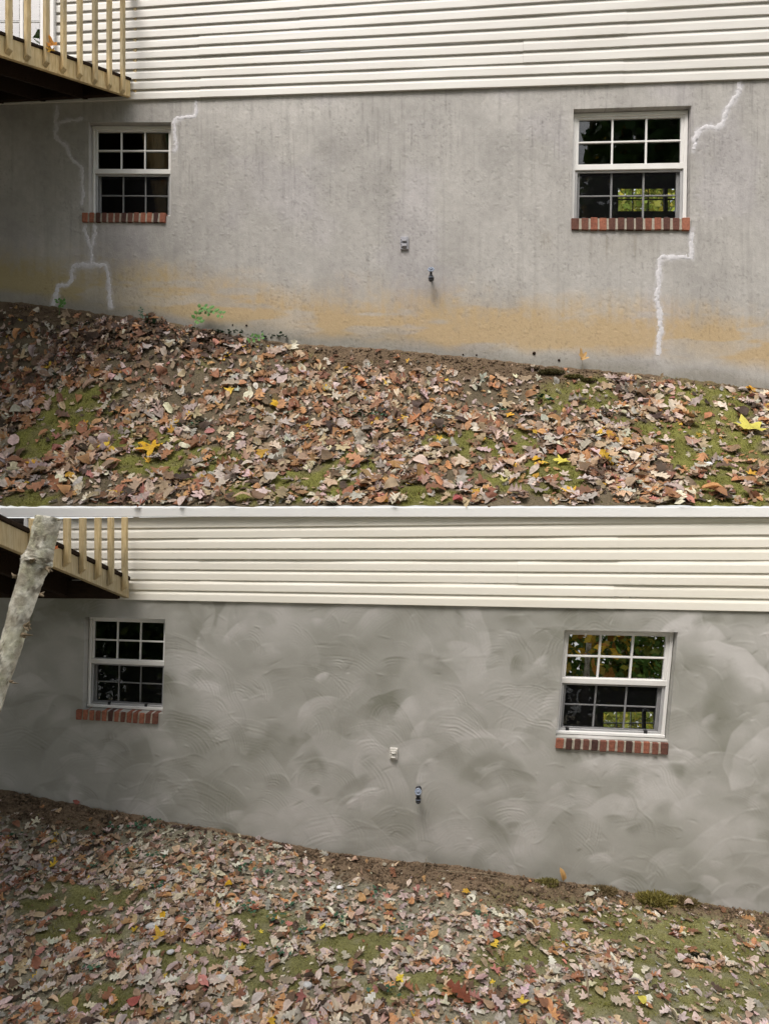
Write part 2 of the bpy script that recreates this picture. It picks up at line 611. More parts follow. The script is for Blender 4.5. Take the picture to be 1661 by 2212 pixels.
def ground_mesh(name, zf, xs, ws, moss, dirt, base_cols):
    X, Wd = np.meshgrid(xs, ws, indexing='ij')
    Y = Wd - K * X
    Z = zf(X, Y)
    P = np.stack([X, Y, Z], -1)
    Ys = np.maximum(Y, 0.4)
    U = CX + F * X / Ys; Vv = CY - F * (Z - CZ) / Ys
    mm = moss_mask(moss, U, Vv, X, Y); dd = dirt(U, Vv)
    fine = N4.fbm(X * 22, Y * 22, 4) - 0.5
    P[..., 2] += fine * (0.012 + 0.022 * dd + 0.02 * mm)
    n = N2.fbm(X * 5, Y * 5, 4)[..., None]
    soil = np.array(base_cols[0]) * (0.75 + 0.5 * n)
    dirtc = np.array(base_cols[1]) * (0.7 + 0.6 * n)
    mossc = np.array(base_cols[2]) * (0.65 + 0.7 * n)
    c = soil * (1 - dd[..., None]) + dirtc * dd[..., None]
    m2 = (mm * (1 - 0.75 * dd))[..., None]
    c = c * (1 - m2) + mossc * m2
    me = mesh_np(name, P.reshape(-1, 3), grid_faces(len(xs), len(ws)), np.clip(c, 0.01, 0.9).reshape(-1, 3))
    return me


xs = np.concatenate([np.linspace(-9, -4.2, 10)[:-1], np.linspace(-4.2, 4.2, 300), np.linspace(4.2, 9, 10)[1:]])
ws = np.linspace(DE + 0.01, DU + 0.06, 80)
me = ground_mesh('bank', z_upper, xs, ws, MOSS_U, dirt_mask_u, [(0.135, 0.11, 0.075), (0.15, 0.108, 0.072), (0.165, 0.165, 0.048)])
tag(link('bank', me, M['ground'], None, True), kind='structure')
xs = np.concatenate([np.linspace(-60, -3.6, 24)[:-1], np.linspace(-3.6, 3.6, 300), np.linspace(3.6, 60, 24)[1:]])
ws = np.concatenate([np.linspace(-60, 1.6, 30)[:-1], np.linspace(1.6, 2.6, 20)[:-1], np.linspace(2.6, DL + 0.06, 110)])
me = ground_mesh('yard_ground', z_lower, xs, ws, MOSS_L, dirt_mask_l, [(0.27, 0.25, 0.185), (0.20, 0.145, 0.098), (0.20, 0.195, 0.08)])
tag(link('yard_ground', me, M['ground'], None, True), kind='structure')

# added white strip for the divider between the two views, slab behind it
b = MB()
A0 = np.array([-9.0, DE + 0.72, 0]); A1 = np.array([9.0, DE - 0.72, 0])
zt, zb = CZ + 0.031, CZ - 0.034
bk = np.array([0.0, 0.03, 0])
b.hexa([A0 + (0, 0, zb), A1 + (0, 0, zb), A1 + bk + (0, 0, zb), A0 + bk + (0, 0, zb),
        A0 + (0, 0, zt), A1 + (0, 0, zt), A1 + bk + (0, 0, zt), A0 + bk + (0, 0, zt)], 0.003)
tag(b.build('divider_strip', M['trimwhite']), 'long white divider strip added between the leafy bank and the lower siding', 'divider strip')
b = MB()
bk0 = np.array([0, 0.032, 0]); bk1 = np.array([0, DL - DE + 0.25, 0])
b.hexa([A0 + bk0 + (0, 0, zb + .004), A1 + bk0 + (0, 0, zb + .004), A1 + bk1 + (0, 0, zb + .004), A0 + bk1 + (0, 0, zb + .004),
        A0 + bk0 + (0, 0, zt - .02), A1 + bk0 + (0, 0, zt - .02), A1 + bk1 + (0, 0, zt - .02), A0 + bk1 + (0, 0, zt - .02)])
tag(b.build('terrace_slab', M['trimwhite']), kind='structure')


# ------------------------------------------------------------------ houses
def sid_bottom_u(u): return 227.5 - 0.0335 * u
def sid_bottom_l(u): return 1289.5 + 0.0185 * u
def sid_pitch(u): return 20.9 + 0.0041 * u


house_u = empty('house', (0, DU + 1.5, CZ), 'house with cracked stained stucco basement wall above the upper leafy bank', 'house')
house_l = empty('house', (0, DL + 1.5, 0), 'house with freshly trowelled grey basement wall behind the lower leafy yard', 'house')
deferred = [house_u, house_l]

WIN_U = {  # visible frame corners TL, TR, BR, BL on the recessed plane
    'L': [(193.5, 265), (369, 265), (368, 466), (193.5, 464)],
    'R': [(1240, 237), (1491, 229.5), (1487, 475), (1234.5, 476)]}
WIN_L = {
    'L': [(185, 1334), (357, 1339), (351, 1540.5), (180, 1531)],
    'R': [(1220, 1362), (1462, 1367), (1441, 1600), (1201, 1590)]}
REC = 0.058


def win_world(Q, D):
    return np.stack([at(u, v, D, -REC - 0.0) for (u, v) in Q])


def opening(Q, D):
    P = win_world(Q, D) + NRM * REC
    # a little slack round the frame
    c = P.mean(0)
    return P + (P - c) * 0.012


def build_wall(house, D, WQ, bottom_fn, T, colfn, dispfn, mat, step):
    OL = proj(opening(WQ['L'], D)); OR = proj(opening(WQ['R'], D))
    ext = 30.0

    def colline(top, bot):
        # control points of a column line through the two corners
        d = (bot - top) / (bot[1] - top[1])
        vt = bottom_fn(top[0]) - ext; vb = gline(T, bot[0]) + 45
        return [top + d * (vt - top[1]), top, bot, bot + d * (vb - bot[1])]
    lines = [None, colline(OL[0], OL[3]), colline(OL[1], OL[2]), colline(OR[0], OR[3]), colline(OR[1], OR[2]), None]

    def side(u, ref):
        r = []
        for k, p in enumerate(ref):
            if k == 0: r.append(np.array([u, bottom_fn(u) - ext]))
            elif k == 3: r.append(np.array([u, gline(T, u) + 45]))
            else: r.append(np.array([u, p[1]]))
        return r
    lines[0] = side(-260, lines[1]); lines[5] = side(1920, lines[4])
    # extra lines so that the ground line is followed
    L2 = [lines[0], lines[1], lines[2]]
    for f in (0.25, 0.5, 0.75):
        L = [lines[2][k] * (1 - f) + lines[3][k] * f for k in range(4)]
        L[0] = np.array([L[0][0], bottom_fn(L[0][0]) - ext]); L[3] = np.array([L[3][0], gline(T, L[3][0]) + 45])
        L2.append(L)
    L2 += [lines[3], lines[4], lines[5]]
    holes = {1: 1, 6: 1}
    ncol = [max(2, int(abs(L2[i + 1][1][0] - L2[i][1][0]) / step)) for i in range(len(L2) - 1)]
    rowh = [60, 215, 300]
    nrow = [max(2, int(h / step)) for h in rowh]
    cu = []; seg = []
    for i, n in enumerate(ncol):
        for a in np.arange(n) / n:
            cu.append((i, a)); seg.append(i)
    cu.append((len(ncol) - 1, 1.0))
    rv = []; rseg = []
    for j, n in enumerate(nrow):
        for a in np.arange(n) / n:
            rv.append((j, a)); rseg.append(j)
    rv.append((2, 1.0))
    C = np.array([[p for p in L] for L in L2])           # line, ctrl, 2
    ci = np.array([c[0] for c in cu]); ca = np.array([c[1] for c in cu])
    ri = np.array([r[0] for r in rv]); ra = np.array([r[1] for r in rv])
    Pc = C[ci] * (1 - ca)[:, None, None] + C[ci + 1] * ca[:, None, None]     # ncols, 4, 2
    UV = Pc[:, ri] * (1 - ra)[None, :, None] + Pc[:, ri + 1] * ra[None, :, None]
    U, V = UV[..., 0], UV[..., 1]
    off = dispfn(U, V)
    # no relief right at the openings' corners
    P = at(U, V, D, off)
    col = colfn(U, V)
    nu, nv = U.shape
    Fc = grid_faces(nu, nv).reshape(nu - 1, nv - 1, 4)
    keep = np.ones((nu - 1, nv - 1), bool)
    sg = np.array(seg); rs = np.array(rseg)
    for cell in holes:
        keep[np.ix_(sg == cell, rs == 1)] = False
    Vs = [P.reshape(-1, 3)]; Cs = [col.reshape(-1, 3)]
    Fs = [Fc[keep]]
    base = nu * nv
    # reveals of the openings
    r0 = int(np.where(rs == 1)[0][0]); r1 = int(np.where(rs == 1)[0][-1]) + 1
    for cell in holes:
        c0 = int(np.where(sg == cell)[0][0]); c1 = int(np.where(sg == cell)[0][-1]) + 1
        loop = [(i, r0) for i in range(c0, c1)] + [(c1, j) for j in range(r0, r1)] + [(i, r1) for i in range(c1, c0, -1)] + [(c0, j) for j in range(r1, r0, -1)]
        fr = np.array([P[i, j] for (i, j) in loop]); cc = np.array([col[i, j] for (i, j) in loop])
        n = len(loop)
        Vs.append(np.concatenate([fr, fr - NRM * 0.14])); Cs.append(np.concatenate([cc, cc]) * 1.0)
        k = np.arange(n); k2 = (k + 1) % n
        Fs.append(np.stack([base + k, base + k2, base + n + k2, base + n + k], -1))
        base += 2 * n
    me = mesh_np('basement_wall', np.concatenate(Vs), np.concatenate(Fs), np.concatenate(Cs))
    return link('basement_wall', me, mat, house, True)


def r3(x, y): return (1107 + x / 3, y / 3)


CRACKS = [
    ([(424, 218), (423, 238), (421, 252), (397, 254), (381, 257), (377, 262), (378, 278), (379, 294), (381, 310), (379, 328)], 8),
    ([(123, 228), (122, 290), (126, 301), (146, 318), (154, 343), (177, 360), (180, 395), (178, 440)], 9),
    ([(128, 264), (150, 260), (182, 257)], 8),
    ([(184, 484), (187, 510), (197, 530), (199, 552), (199, 574)], 8),
    ([(207, 484), (205, 512), (199, 532)], 8),
    ([(200, 573), (165, 572), (157, 577), (157, 604), (150, 613), (128, 617), (122, 636), (118, 660)], 10),
    ([(196, 572), (229, 572), (235, 590), (237, 620), (240, 664)], 9.5),
    ([r3(1473, 535), r3(1468, 590), r3(1430, 650), r3(1385, 710), r3(1368, 790), r3(1325, 828), r3(1260, 818), r3(1208, 845), r3(1180, 900), r3(1168, 970)], 12),
    ([r3(1160, 1500), r3(1158, 1600), r3(1155, 1668), r3(1060, 1664), r3(965, 1666), r3(945, 1720), r3(948, 1800), r3(938, 1880), r3(930, 1940), r3(955, 2010),
      (1425, 680), (1426, 713), (1421, 745), (1421, 767)], 11.5)]
CRACKS = [(np.array(p, float), w) for (p, w) in CRACKS]


# --- old stucco: colour and relief
def col_upper(u, v):
    h = gline(GU, u) - v
    base = np.array([0.415, 0.400, 0.385])
    bl = N1.fbm(u / 90, v / 110, 4)
    st = N2.fbm(u / 7.0, v / 170 + 3, 3)
    st2 = N3.fbm(u / 3.2 + 40, v / 60, 2)
    fine = N4.fbm(u / 9.0 + 8, v / 11.0, 3)
    tone = 1 + 0.50 * (bl - 0.5) + 0.22 * (fine - 0.5) - 0.13 * sstep(0.5, 0.85, st) * (0.4 + 0.6 * sstep(0.4, 0.6, bl)) - 0.20 * sstep(0.6, 0.9, st2) * (1 - sstep(360, 600, v)) * sstep(0.42, 0.6, N1.fbm(u / 120 + 9, v / 160, 2))
    c = base[None, None] * tone[..., None]
    cool = sstep(0.5, 0.7, N4.fbm(u / 130 + 3, v / 140, 3))[..., None]
    c = c * (1 - cool) + c * np.array([0.99, 0.985, 1.025]) * cool
    # soil splash, ochre
    nb = N3.fbm(u / 110, v / 45 + 8, 4)
    edge = 126 + 40 * (nb - 0.5) + 34 * sstep(700, 1500, u) - 14 * (1 - sstep(60, 420, u))
    och = (1 - sstep(-85, 42, h - edge - 26 * (fine - 0.5) - 20 * (st - 0.5))) * sstep(2 + 26 * sstep(900, 1500, u), 40 + 40 * sstep(900, 1500, u), h + 34 * (nb - 0.5))
    holes = sstep(0.54, 0.66, N1.fbm(u / 150 + 60, v / 34, 4)) * 0.6
    och = och * (1 - holes) * (0.62 + 0.62 * N2.fbm(u / 90, v / 50 + 5, 4)) * (0.8 + 0.5 * fine)
    och = np.clip(och, 0, 0.85)[..., None]
    oc = np.array([0.47, 0.345, 0.19]) * (1 - (1 - sstep(100, 500, u))[..., None] * np.array([0.14, 0.04, 0.10]))
    c = c * (1 - och) + oc * och
    # damp foot of the wall
    foot = ((1 - sstep(4, 44, h + 40 * (nb - 0.5))) * 0.55)[..., None]
    c = c * (1 - foot) + np.array([0.20, 0.185, 0.145]) * foot
    # rust run under sills
    for (a, b0, wd, ln) in ((195, 485, 15, 95), (1340, 505, 60, 80), (1180, 500, 14, 60)):
        s = np.exp(-((u - a) / wd) ** 2) * sstep(b0 - 4, b0 + 6, v) * (1 - sstep(b0 + ln * .3, b0 + ln, v)) * (0.25 + 0.5 * sstep(0.45, 0.7, st))
        c = c * (1 - 0.5 * s[..., None]) + np.array([0.20, 0.165, 0.10]) * (0.5 * s)[..., None]
    speck = sstep(0.74, 0.88, N4(u / 2.8, v / 3.4)) * sstep(0.42, 0.65, N2.fbm(u / 60, v / 80, 2))
    c = c * (1 - 0.20 * speck[..., None])
    for (pl_, wd) in CRACKS:
        lo = np.min(pl_, 0) - 30; hi = np.max(pl_, 0) + 30
        ii = np.where((u > lo[0]) & (u < hi[0]) & (v > lo[1]) & (v < hi[1]))
        if len(ii[0]) == 0: continue
        uu = u[ii] + 7 * (N3.fbm(u[ii] / 12, v[ii] / 12, 2) - 0.5); vv = v[ii] + 7 * (N4.fbm(u[ii] / 12, v[ii] / 12, 2) - 0.5)
        d = np.full(uu.shape, 1e9)
        for k in range(len(pl_) - 1):
            ax_, ay_ = pl_[k]; bx_, by_ = pl_[k + 1]
            t = np.clip(((uu - ax_) * (bx_ - ax_) + (vv - ay_) * (by_ - ay_)) / ((bx_ - ax_) ** 2 + (by_ - ay_) ** 2), 0, 1)
            d = np.minimum(d, np.hypot(uu - ax_ - t * (bx_ - ax_), vv - ay_ - t * (by_ - ay_)))
        m = (1 - sstep(wd * 0.25, wd * 1.05, d)) * (0.35 + 0.65 * sstep(0.35, 0.6, N1.fbm(u[ii] / 8, v[ii] / 8, 2))) * 0.75
        c[ii] = c[ii] * (1 - m[:, None]) + np.array([0.56, 0.55, 0.58]) * m[:, None]
    return np.clip(c, 0.03, 0.8)


def disp_upper(u, v):
    r = 0.005 * (N1.fbm(u / 120, v / 120, 2) - 0.5)
    r = r + 0.0016 * (N2.fbm(u / 4.5, v / 7.0, 2) - 0.5)
    pit = sstep(0.80, 0.92, N3(u / 4.2, v / 4.6)) * sstep(0.4, 0.6, N4.fbm(u / 50, v / 70, 2))
    bumpy = sstep(0.84, 0.94, N1(u / 4.2 + 77, v / 4.6 + 10))
    return r - 0.0032 * pit + 0.0026 * bumpy


# --- fresh plaster: trowel sweeps laid over each other
def make_trowel():
    s = 1.6
    U0, U1, V0, V1 = -280, 1940, 1250, 2060
    nu = int((U1 - U0) / s); nv = int((V1 - V0) / s)
    uu = U0 + np.arange(nu) * s; vv = V0 + np.arange(nv) * s
    UU, VV = np.meshgrid(uu, vv, indexing='ij')
    H = 0.005 * (N1.fbm(UU / 80, VV / 70, 4) - 0.5)
    wx = 60 * (N3.fbm(UU / 110, VV / 110, 3) - 0.5); wy = 60 * (N4.fbm(UU / 110 + 9, VV / 110, 3) - 0.5)
    T = 0.35 * (N2.fbm((UU + wx) / 120, (VV + wy) / 90, 3) - 0.5)
    rg = np.random.default_rng(5)
    cand = []
    for v in np.arange(1295, 2040, 30):
        for u in np.arange(-260, 1930, 38):
            cand.append((u + rg.normal(0, 26), v + rg.normal(0, 22)))
    rg.shuffle(cand)
    cand = cand[: int(len(cand) * 0.62)]
    for (a, b0) in cand:
        R = rg.uniform(30, 70) if rg.random() < 0.55 else rg.uniform(70, 140)
        ang = rg.normal(0, 0.55)
        i0 = max(0, int((a - R * 1.5 - U0) / s)); i1 = min(nu, int((a + R * 1.5 - U0) / s))
        j0 = max(0, int((b0 - R * 1.4 - V0) / s)); j1 = min(nv, int((b0 + R * 0.6 - V0) / s))
        if i1 - i0 < 4 or j1 - j0 < 4:
            continue
        Us = UU[i0:i1, j0:j1]; Vs = VV[i0:i1, j0:j1]
        du = Us - a; dv = Vs - b0
        x = du * math.cos(ang) + dv * math.sin(ang); y = -du * math.sin(ang) + dv * math.cos(ang)
        asp = rg.uniform(0.75, 1.45)
        wob = 1 + 0.26 * (N3.fbm(du / 60 + a, dv / 60 + b0, 2) - 0.5)
        r = np.hypot(x / asp, y) * wob
        th = np.arctan2(-y, x)                       # 90 deg is straight up
        tc = rg.normal(1.57, 0.5); sp2 = rg.uniform(0.6, 1.35)
        t0, t1 = tc - sp2, tc + sp2
        rin = R * rg.uniform(0.1, 0.55)
        ends = sstep(t0, t0 + 0.55, th) * (1 - sstep(t1 - 0.55, t1, th))
        ragged = sstep(0.30, 0.55, N1.fbm(Us / 34 + a, Vs / 26, 3) + 0.12)
        mask = (1 - sstep(R - 4, R + 1, r)) * sstep(rin, rin + R * 0.35, r) * ends * ragged
        soft = (1 - sstep(R * 0.80, R * 1.02, r)) * sstep(rin * 0.6, rin + R * 0.4, r) * ends * (0.35 + 0.65 * ragged)
        sp = rg.uniform(4.4, 7.5)
        ph = rg.uniform(0, 6.28)
        lines = np.sin(2 * np.pi * r / sp + ph + 2.6 * N4(r / 8 + a, th * 0.8)) ** 3
        lines = lines * sstep(0.30, 0.75, N1.fbm(r / 8 + a, th * 1.8, 2)) * 1.4
        amp = rg.choice([0.0002, 0.0005, 0.0010, 0.0018]) * (0.3 if a < 360 else 1.0) * (0.3 if a > 1440 else 1.0)
        lip = 0.0036 * np.exp(-((r - R + 2) / 2.2) ** 2) * rg.uniform(0.0, 0.9) ** 2 * ragged
        hh = 0.005 * (N2(du / 60 + a, dv / 60) - 0.5) + amp * lines + lip
        al = rg.uniform(0.5, 0.95)
        H[i0:i1, j0:j1] = H[i0:i1, j0:j1] * (1 - mask * al) + (hh + 0.45 * H[i0:i1, j0:j1]) * mask * al
        edge = (1 - sstep(R - 3, R + 1.5, r)) * sstep(R * 0.25, R * 0.92, r) * ends * (0.5 + 0.5 * ragged)
        q = rg.random()
        mk = edge if q < 0.62 else (soft if q < 0.85 else mask)
        tone = (rg.normal(0.10, 0.15) if q < 0.62 else rg.normal(-0.06, 0.14)) + 0.10 * lines * (amp > 0.0005)
        al2 = rg.uniform(0.35, 0.95)
        T[i0:i1, j0:j1] = T[i0:i1, j0:j1] * (1 - mk * al2) + (tone + 0.45 * T[i0:i1, j0:j1]) * mk * al2
    # gouges and drag marks
    for _ in range(260):
        a, b0 = rg.uniform(-200, 1850), rg.uniform(1310, 1990)
        L = rg.uniform(6, 26); ang = rg.normal(-0.3, 0.5)
        i0 = max(0, int((a - L - U0) / s)); i1 = min(nu, int((a + L - U0) / s) + 2); j0 = max(0, int((b0 - L - V0) / s)); j1 = min(nv, int((b0 + L - V0) / s) + 2)
        if i1 - i0 < 3 or j1 - j0 < 3: continue
        du = UU[i0:i1, j0:j1] - a; dv = VV[i0:i1, j0:j1] - b0
        x = du * math.cos(ang) + dv * math.sin(ang); y = -du * math.sin(ang) + dv * math.cos(ang) + 0.012 * du * du * rg.normal(0, 1)
        g = np.exp(-(x / L * 1.8) ** 2 - (y / 1.8) ** 2)
        H[i0:i1, j0:j1] += g * rg.choice([-0.0022, 0.0024]); T[i0:i1, j0:j1] += g * rg.normal(0, 0.10)
    # drying clouds
    T = T + 0.42 * (N4.fbm((UU + wy) / 150 + 3, (VV + wx) / 120, 4) - 0.5)
    for (a, b0, ra, rb, dt) in ((1500, 1780, 60, 55, 0.20), (1590, 1750, 60, 70, .12), (1560, 1650, 90, 40, -0.20), (1480, 1560, 70, 90, 0.16), (1590, 1520, 50, 60, 0.13),
                                (1110, 1440, 70, 50, -0.05), (1160, 1480, 40, 25, -.1), (420, 1430, 60, 70, 0.08), (300, 1700, 80, 70, .1), (880, 1690, 40, 40, -0.14),
                                (930, 1760, 90, 40, -.06), (780, 1530, 55, 70, 0.14), (830, 1865, 300, 26, -0.12), (1290, 1340, 250, 16, -0.10), (640, 1760, 90, 60, .1),
                                (1060, 1780, 35, 55, -.14), (990, 1600, 120, 40, .1), (1570, 1900, 90, 50, -.05), (140, 1600, 110, 120, -.06), (1150, 1840, 50, 50, .1)):
        T = T + 0.8 * dt * np.exp(-(((UU - a + wx * .5) / ra) ** 2 + ((VV - b0 + wy * .5) / rb) ** 2) ** 1.5)
    return (U0, V0, s, H, T)


TR = make_trowel()


def samp(A, u, v):
    U0, V0, s = TR[:3]
    x = np.clip((u - U0) / s, 0, A.shape[0] - 1.01); y = np.clip((v - V0) / s, 0, A.shape[1] - 1.01)
    i = x.astype(int); j = y.astype(int); fx = x - i; fy = y - j
    return (A[i, j] * (1 - fx) + A[i + 1, j] * fx) * (1 - fy) + (A[i, j + 1] * (1 - fx) + A[i + 1, j + 1] * fx) * fy


def col_lower(u, v):
    t = samp(TR[4], u, v)
    base = np.array([0.285, 0.283, 0.250])
    light = np.array([0.485, 0.473, 0.455])
    f = np.clip(0.46 + 2.5 * t, -0.25, 1.35)[..., None]
    c = base * (1 - f) + light * f
    c = c * (1 + 0.05 * (N3.fbm(u / 25, v / 25, 3) - 0.5))[..., None]
    return np.clip(c, 0.12, 0.7)


def disp_lower(u, v):
    return samp(TR[3], u, v)


build_wall(house_u, DU, WIN_U, sid_bottom_u, GU, col_upper, disp_upper, M['stucco'], 2.1)
build_wall(house_l, DL, WIN_L, sid_bottom_l, GL, col_lower, disp_lower, M['plaster'], 1.8)


# --- vinyl siding, each panel two laps high
def build_siding(house, D, bottom_fn, nlap, joints, mat, vtop, dk=1.0, uL0=-700, uR0=2400):
    prof = [(0.0, 0.004), (0.10, 0.0055), (0.20, 0.0095), (0.36, 0.0205), (0.44, 0.0235), (0.94, 0.0255), (1.0, 0.0255)]
    prof = [(f, o * dk) for (f, o) in prof]
    nP = (nlap + 1) // 2
    for p in range(nP):
        js = sorted(joints.get(p, []))
        bounds = [uL0] + js + [uR0]
        for s in range(len(bounds) - 1):
            a, b0 = bounds[s], bounds[s + 1]
            lift = 0.004 * (s % 2)
            us = np.arange(a, b0 + 1, 90.0); us[-1] = b0
            V = []; Fs = []
            for u in us:
                pit = sid_pitch(u); bt = bottom_fn(u)
                wv = 0.0016 * math.sin(u / 130.0 + p * 1.7) + 0.0012 * math.sin(u / 47.0 + p * 2.9)
                for l in (1, 0):
                    k = p * 2 + l
                    vb = bt - k * pit; vt = vb - pit
                    if vb < vtop + 1:
                        vb = vtop + 1
                    vt = max(vt, vtop)
                    for (f, o) in prof:
                        V.append(at(u, vt + (vb - vt) * f, D, o + lift + wv))
                    V.append(at(u, vb + 0.25, D, 0.0235 * dk + lift + wv))
                    V.append(at(u, vb - 0.15, D, 0.003 + wv))
            m = 2 * (len(prof) + 2)
            for i in range(len(us) - 1):
                for k in range(m - 1):
                    Fs.append((i * m + k, i * m + k + 1, (i + 1) * m + k + 1, (i + 1) * m + k))
            Fs.append(tuple(range(m - 1, -1, -1))) if False else None
            me = mesh_np('siding_panel', np.array(V), [f for f in Fs if f])
            link('siding_panel', me, mat, house)


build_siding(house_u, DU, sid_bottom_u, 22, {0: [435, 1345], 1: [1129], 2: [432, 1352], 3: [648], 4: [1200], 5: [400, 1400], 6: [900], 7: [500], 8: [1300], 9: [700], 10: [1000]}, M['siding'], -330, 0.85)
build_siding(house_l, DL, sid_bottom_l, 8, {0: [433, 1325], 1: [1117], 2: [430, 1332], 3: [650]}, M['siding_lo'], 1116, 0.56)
# dark starter gap under the bottom course
for (hs, D, bf) in ((house_u, DU, sid_bottom_u), (house_l, DL, sid_bottom_l)):
    b = MB()
    for (a, c) in ((-700, 800), (800, 2400)):
        P = [at(a, bf(a) - 2, D, 0.0065), at(c, bf(c) - 2, D, 0.0065), at(c, bf(c) - 12, D, 0.0065), at(a, bf(a) - 12, D, 0.0065)]
        Q = [p - NRM * 0.02 for p in P]
        b.hexa([P[3], P[2], P[1], P[0], Q[3], Q[2], Q[1], Q[0]])
    b.build('starter_strip', M['black'], hs)


# --- windows
def build_window(house, D, Q, glass, tilt, label, big, lean=0.0):
    C = win_world(Q, D)                                   # TL TR BR BL on the frame's front plane
    Wd = np.linalg.norm(C[1] - C[0]); Ht = np.linalg.norm(C[3] - C[0])

    def P(a, b0, o=0.0):
        return (C[0] * (1 - a) + C[1] * a) * (1 - b0) + (C[3] * (1 - a) + C[2] * a) * b0 + NRM * o

    def bar(mb, a0, b0, a1, b1, o0, o1, ch=0.003):
        mb.hexa([P(a0, b1, o0), P(a1, b1, o0), P(a1, b0, o0), P(a0, b0, o0), P(a0, b1, o1), P(a1, b1, o1), P(a1, b0, o1), P(a0, b0, o1)], ch)
    f = MB()
    fw, fh = 0.030, 0.034
    bar(f, 0, 0, 1, fh, -0.06, 0.004)
    bar(f, 0, 0.972, 1, 1.0, -0.06, 0.010)
    bar(f, 0, fh, fw, 0.972, -0.06, 0.002)
    bar(f, 1 - fw, fh, 1, 0.972, -0.06, 0.002)
    win = f.build('window', M['white'], house)
    win['label'] = label
    # upper sash
    us = MB()
    bar(us, fw, fh, fw + 0.028, 0.465, -0.035, -0.006); bar(us, 1 - fw - 0.028, fh, 1 - fw, 0.465, -0.035, -0.006)
    bar(us, fw, fh, 1 - fw, fh + 0.02, -0.034, -0.007)
    bar(us, fw * 0.6, 0.465, 1 - fw * 0.6, 0.518, -0.035, 0.001)
    us.build('upper_sash', M['white'], win)
    x0, x1 = fw + 0.028, 1 - fw - 0.028
    y0, y1 = fh + 0.02, 0.465
    gw = 0.0082
    cols = [x0 + (x1 - x0) * k / 3 for k in range(4)]
    rows = [y0, (y0 + y1) / 2, y1]
    for k in (1, 2):
        m = MB(); bar(m, cols[k] - gw, y0, cols[k] + gw, y1, -0.028, -0.010, 0.002); m.build('muntin', M['white'], win)
    for k in range(3):
        m = MB(); a0 = cols[k] + (gw if k else 0); a1 = cols[k + 1] - (gw if k < 2 else 0)
        bar(m, a0, rows[1] - gw, a1, rows[1] + gw, -0.0275, -0.0105, 0.002); m.build('muntin', M['white'], win)
    for k in range(3):
        for r in range(2):
            m = MB()
            t0 = tilt * (rows[r] - y0) * Ht; t1 = tilt * (rows[r + 1] - y0) * Ht
            oa, ob = -0.022 + t0 - tilt * (y1 - y0) * Ht * 0.5, -0.022 + t1 - tilt * (y1 - y0) * Ht * 0.5
            m.hexa([P(cols[k], rows[r + 1], ob - .004), P(cols[k + 1], rows[r + 1], ob - .004), P(cols[k + 1], rows[r], oa - .004), P(cols[k], rows[r], oa - .004),
                    P(cols[k], rows[r + 1], ob), P(cols[k + 1], rows[r + 1], ob), P(cols[k + 1], rows[r], oa), P(cols[k], rows[r], oa)])
            m.build('pane', glass, win)
    # lower sash sits further back, behind the insect screen
    ls = MB()
    bar(ls, fw, 0.518, fw + 0.05, 0.972, -0.062, -0.036); bar(ls, 1 - fw - 0.05, 0.518, 1 - fw, 0.972, -0.062, -0.036)
    bar(ls, fw, 0.948, 1 - fw, 0.972, -0.061, -0.037)
    ls.build('lower_sash', M['greyvinyl'], win)
    X0, X1 = fw + 0.05, 1 - fw - 0.05
    Y0, Y1 = 0.512, 0.949
    cols = [X0 + (X1 - X0) * k / 3 for k in range(4)]
    rows = [Y0, (Y0 + Y1) / 2 + 0.004, Y1]
    for k in (1, 2):
        m = MB(); bar(m, cols[k] - gw, Y0, cols[k] + gw, Y1, -0.056, -0.041, 0.002); m.build('muntin', M['greyvinyl'], win)
    for k in range(3):
        m = MB(); a0 = cols[k] + (gw if k else 0); a1 = cols[k + 1] - (gw if k < 2 else 0)
        bar(m, a0, rows[1] - gw * .8, a1, rows[1] + gw * .8, -0.0555, -0.0415, 0.002); m.build('muntin', M['greyvinyl'], win)
    for k in range(3):
        for r in range(2):
            m = MB(); bar(m, cols[k], rows[r], cols[k + 1], rows[r + 1], -0.051, -0.047, 0); m.build('pane', M['glass_dark'], win)
    # screen frame and mesh
    sf = MB()
    bar(sf, fw + .002, 0.522, fw + 0.024, 0.971, -0.030, -0.012); bar(sf, 1 - fw - 0.024, 0.522, 1 - fw - .002, 0.971, -0.030, -0.012)
    bar(sf, fw + 0.024, 0.522, 1 - fw - 0.024, 0.537, -0.029, -0.013); bar(sf, fw + 0.024, 0.953, 1 - fw - 0.024, 0.971, -0.029, -0.013)
    scr = sf.build('screen_frame', M['greyvinyl'], win)
    sm = MB(); bar(sm, fw + 0.024, 0.537, 1 - fw - 0.024, 0.953, -0.0215, -0.0205, 0); sm.build('insect_screen', M['screen'], win)
    for a in (0.115, 0.83) if big else (0.27, 0.74):
        m = MB(); bar(m, a - 0.016, 0.942, a + 0.016, 0.975, -0.026, -0.006, 0.002); m.build('latch', M['black'], win)
    return win


wU1 = build_window(house_u, DU, WIN_U['L'], M['glass_dark'], 0.0, 'dark six over six window in the shade of the deck', False)
wU2 = build_window(house_u, DU, WIN_U['R'], M['glass_dark'], 0.0, 'six over six window with a dark reflection and a far green view', True)
wL1 = build_window(house_l, DL, WIN_L['L'], M['glass_dark'], 0.0, 'dark window with green leaves mirrored below its top panes', False)
wL2 = build_window(house_l, DL, WIN_L['R'], M['glass_bright'], 0.0, 'window with bright autumn trees mirrored in its top panes', True)


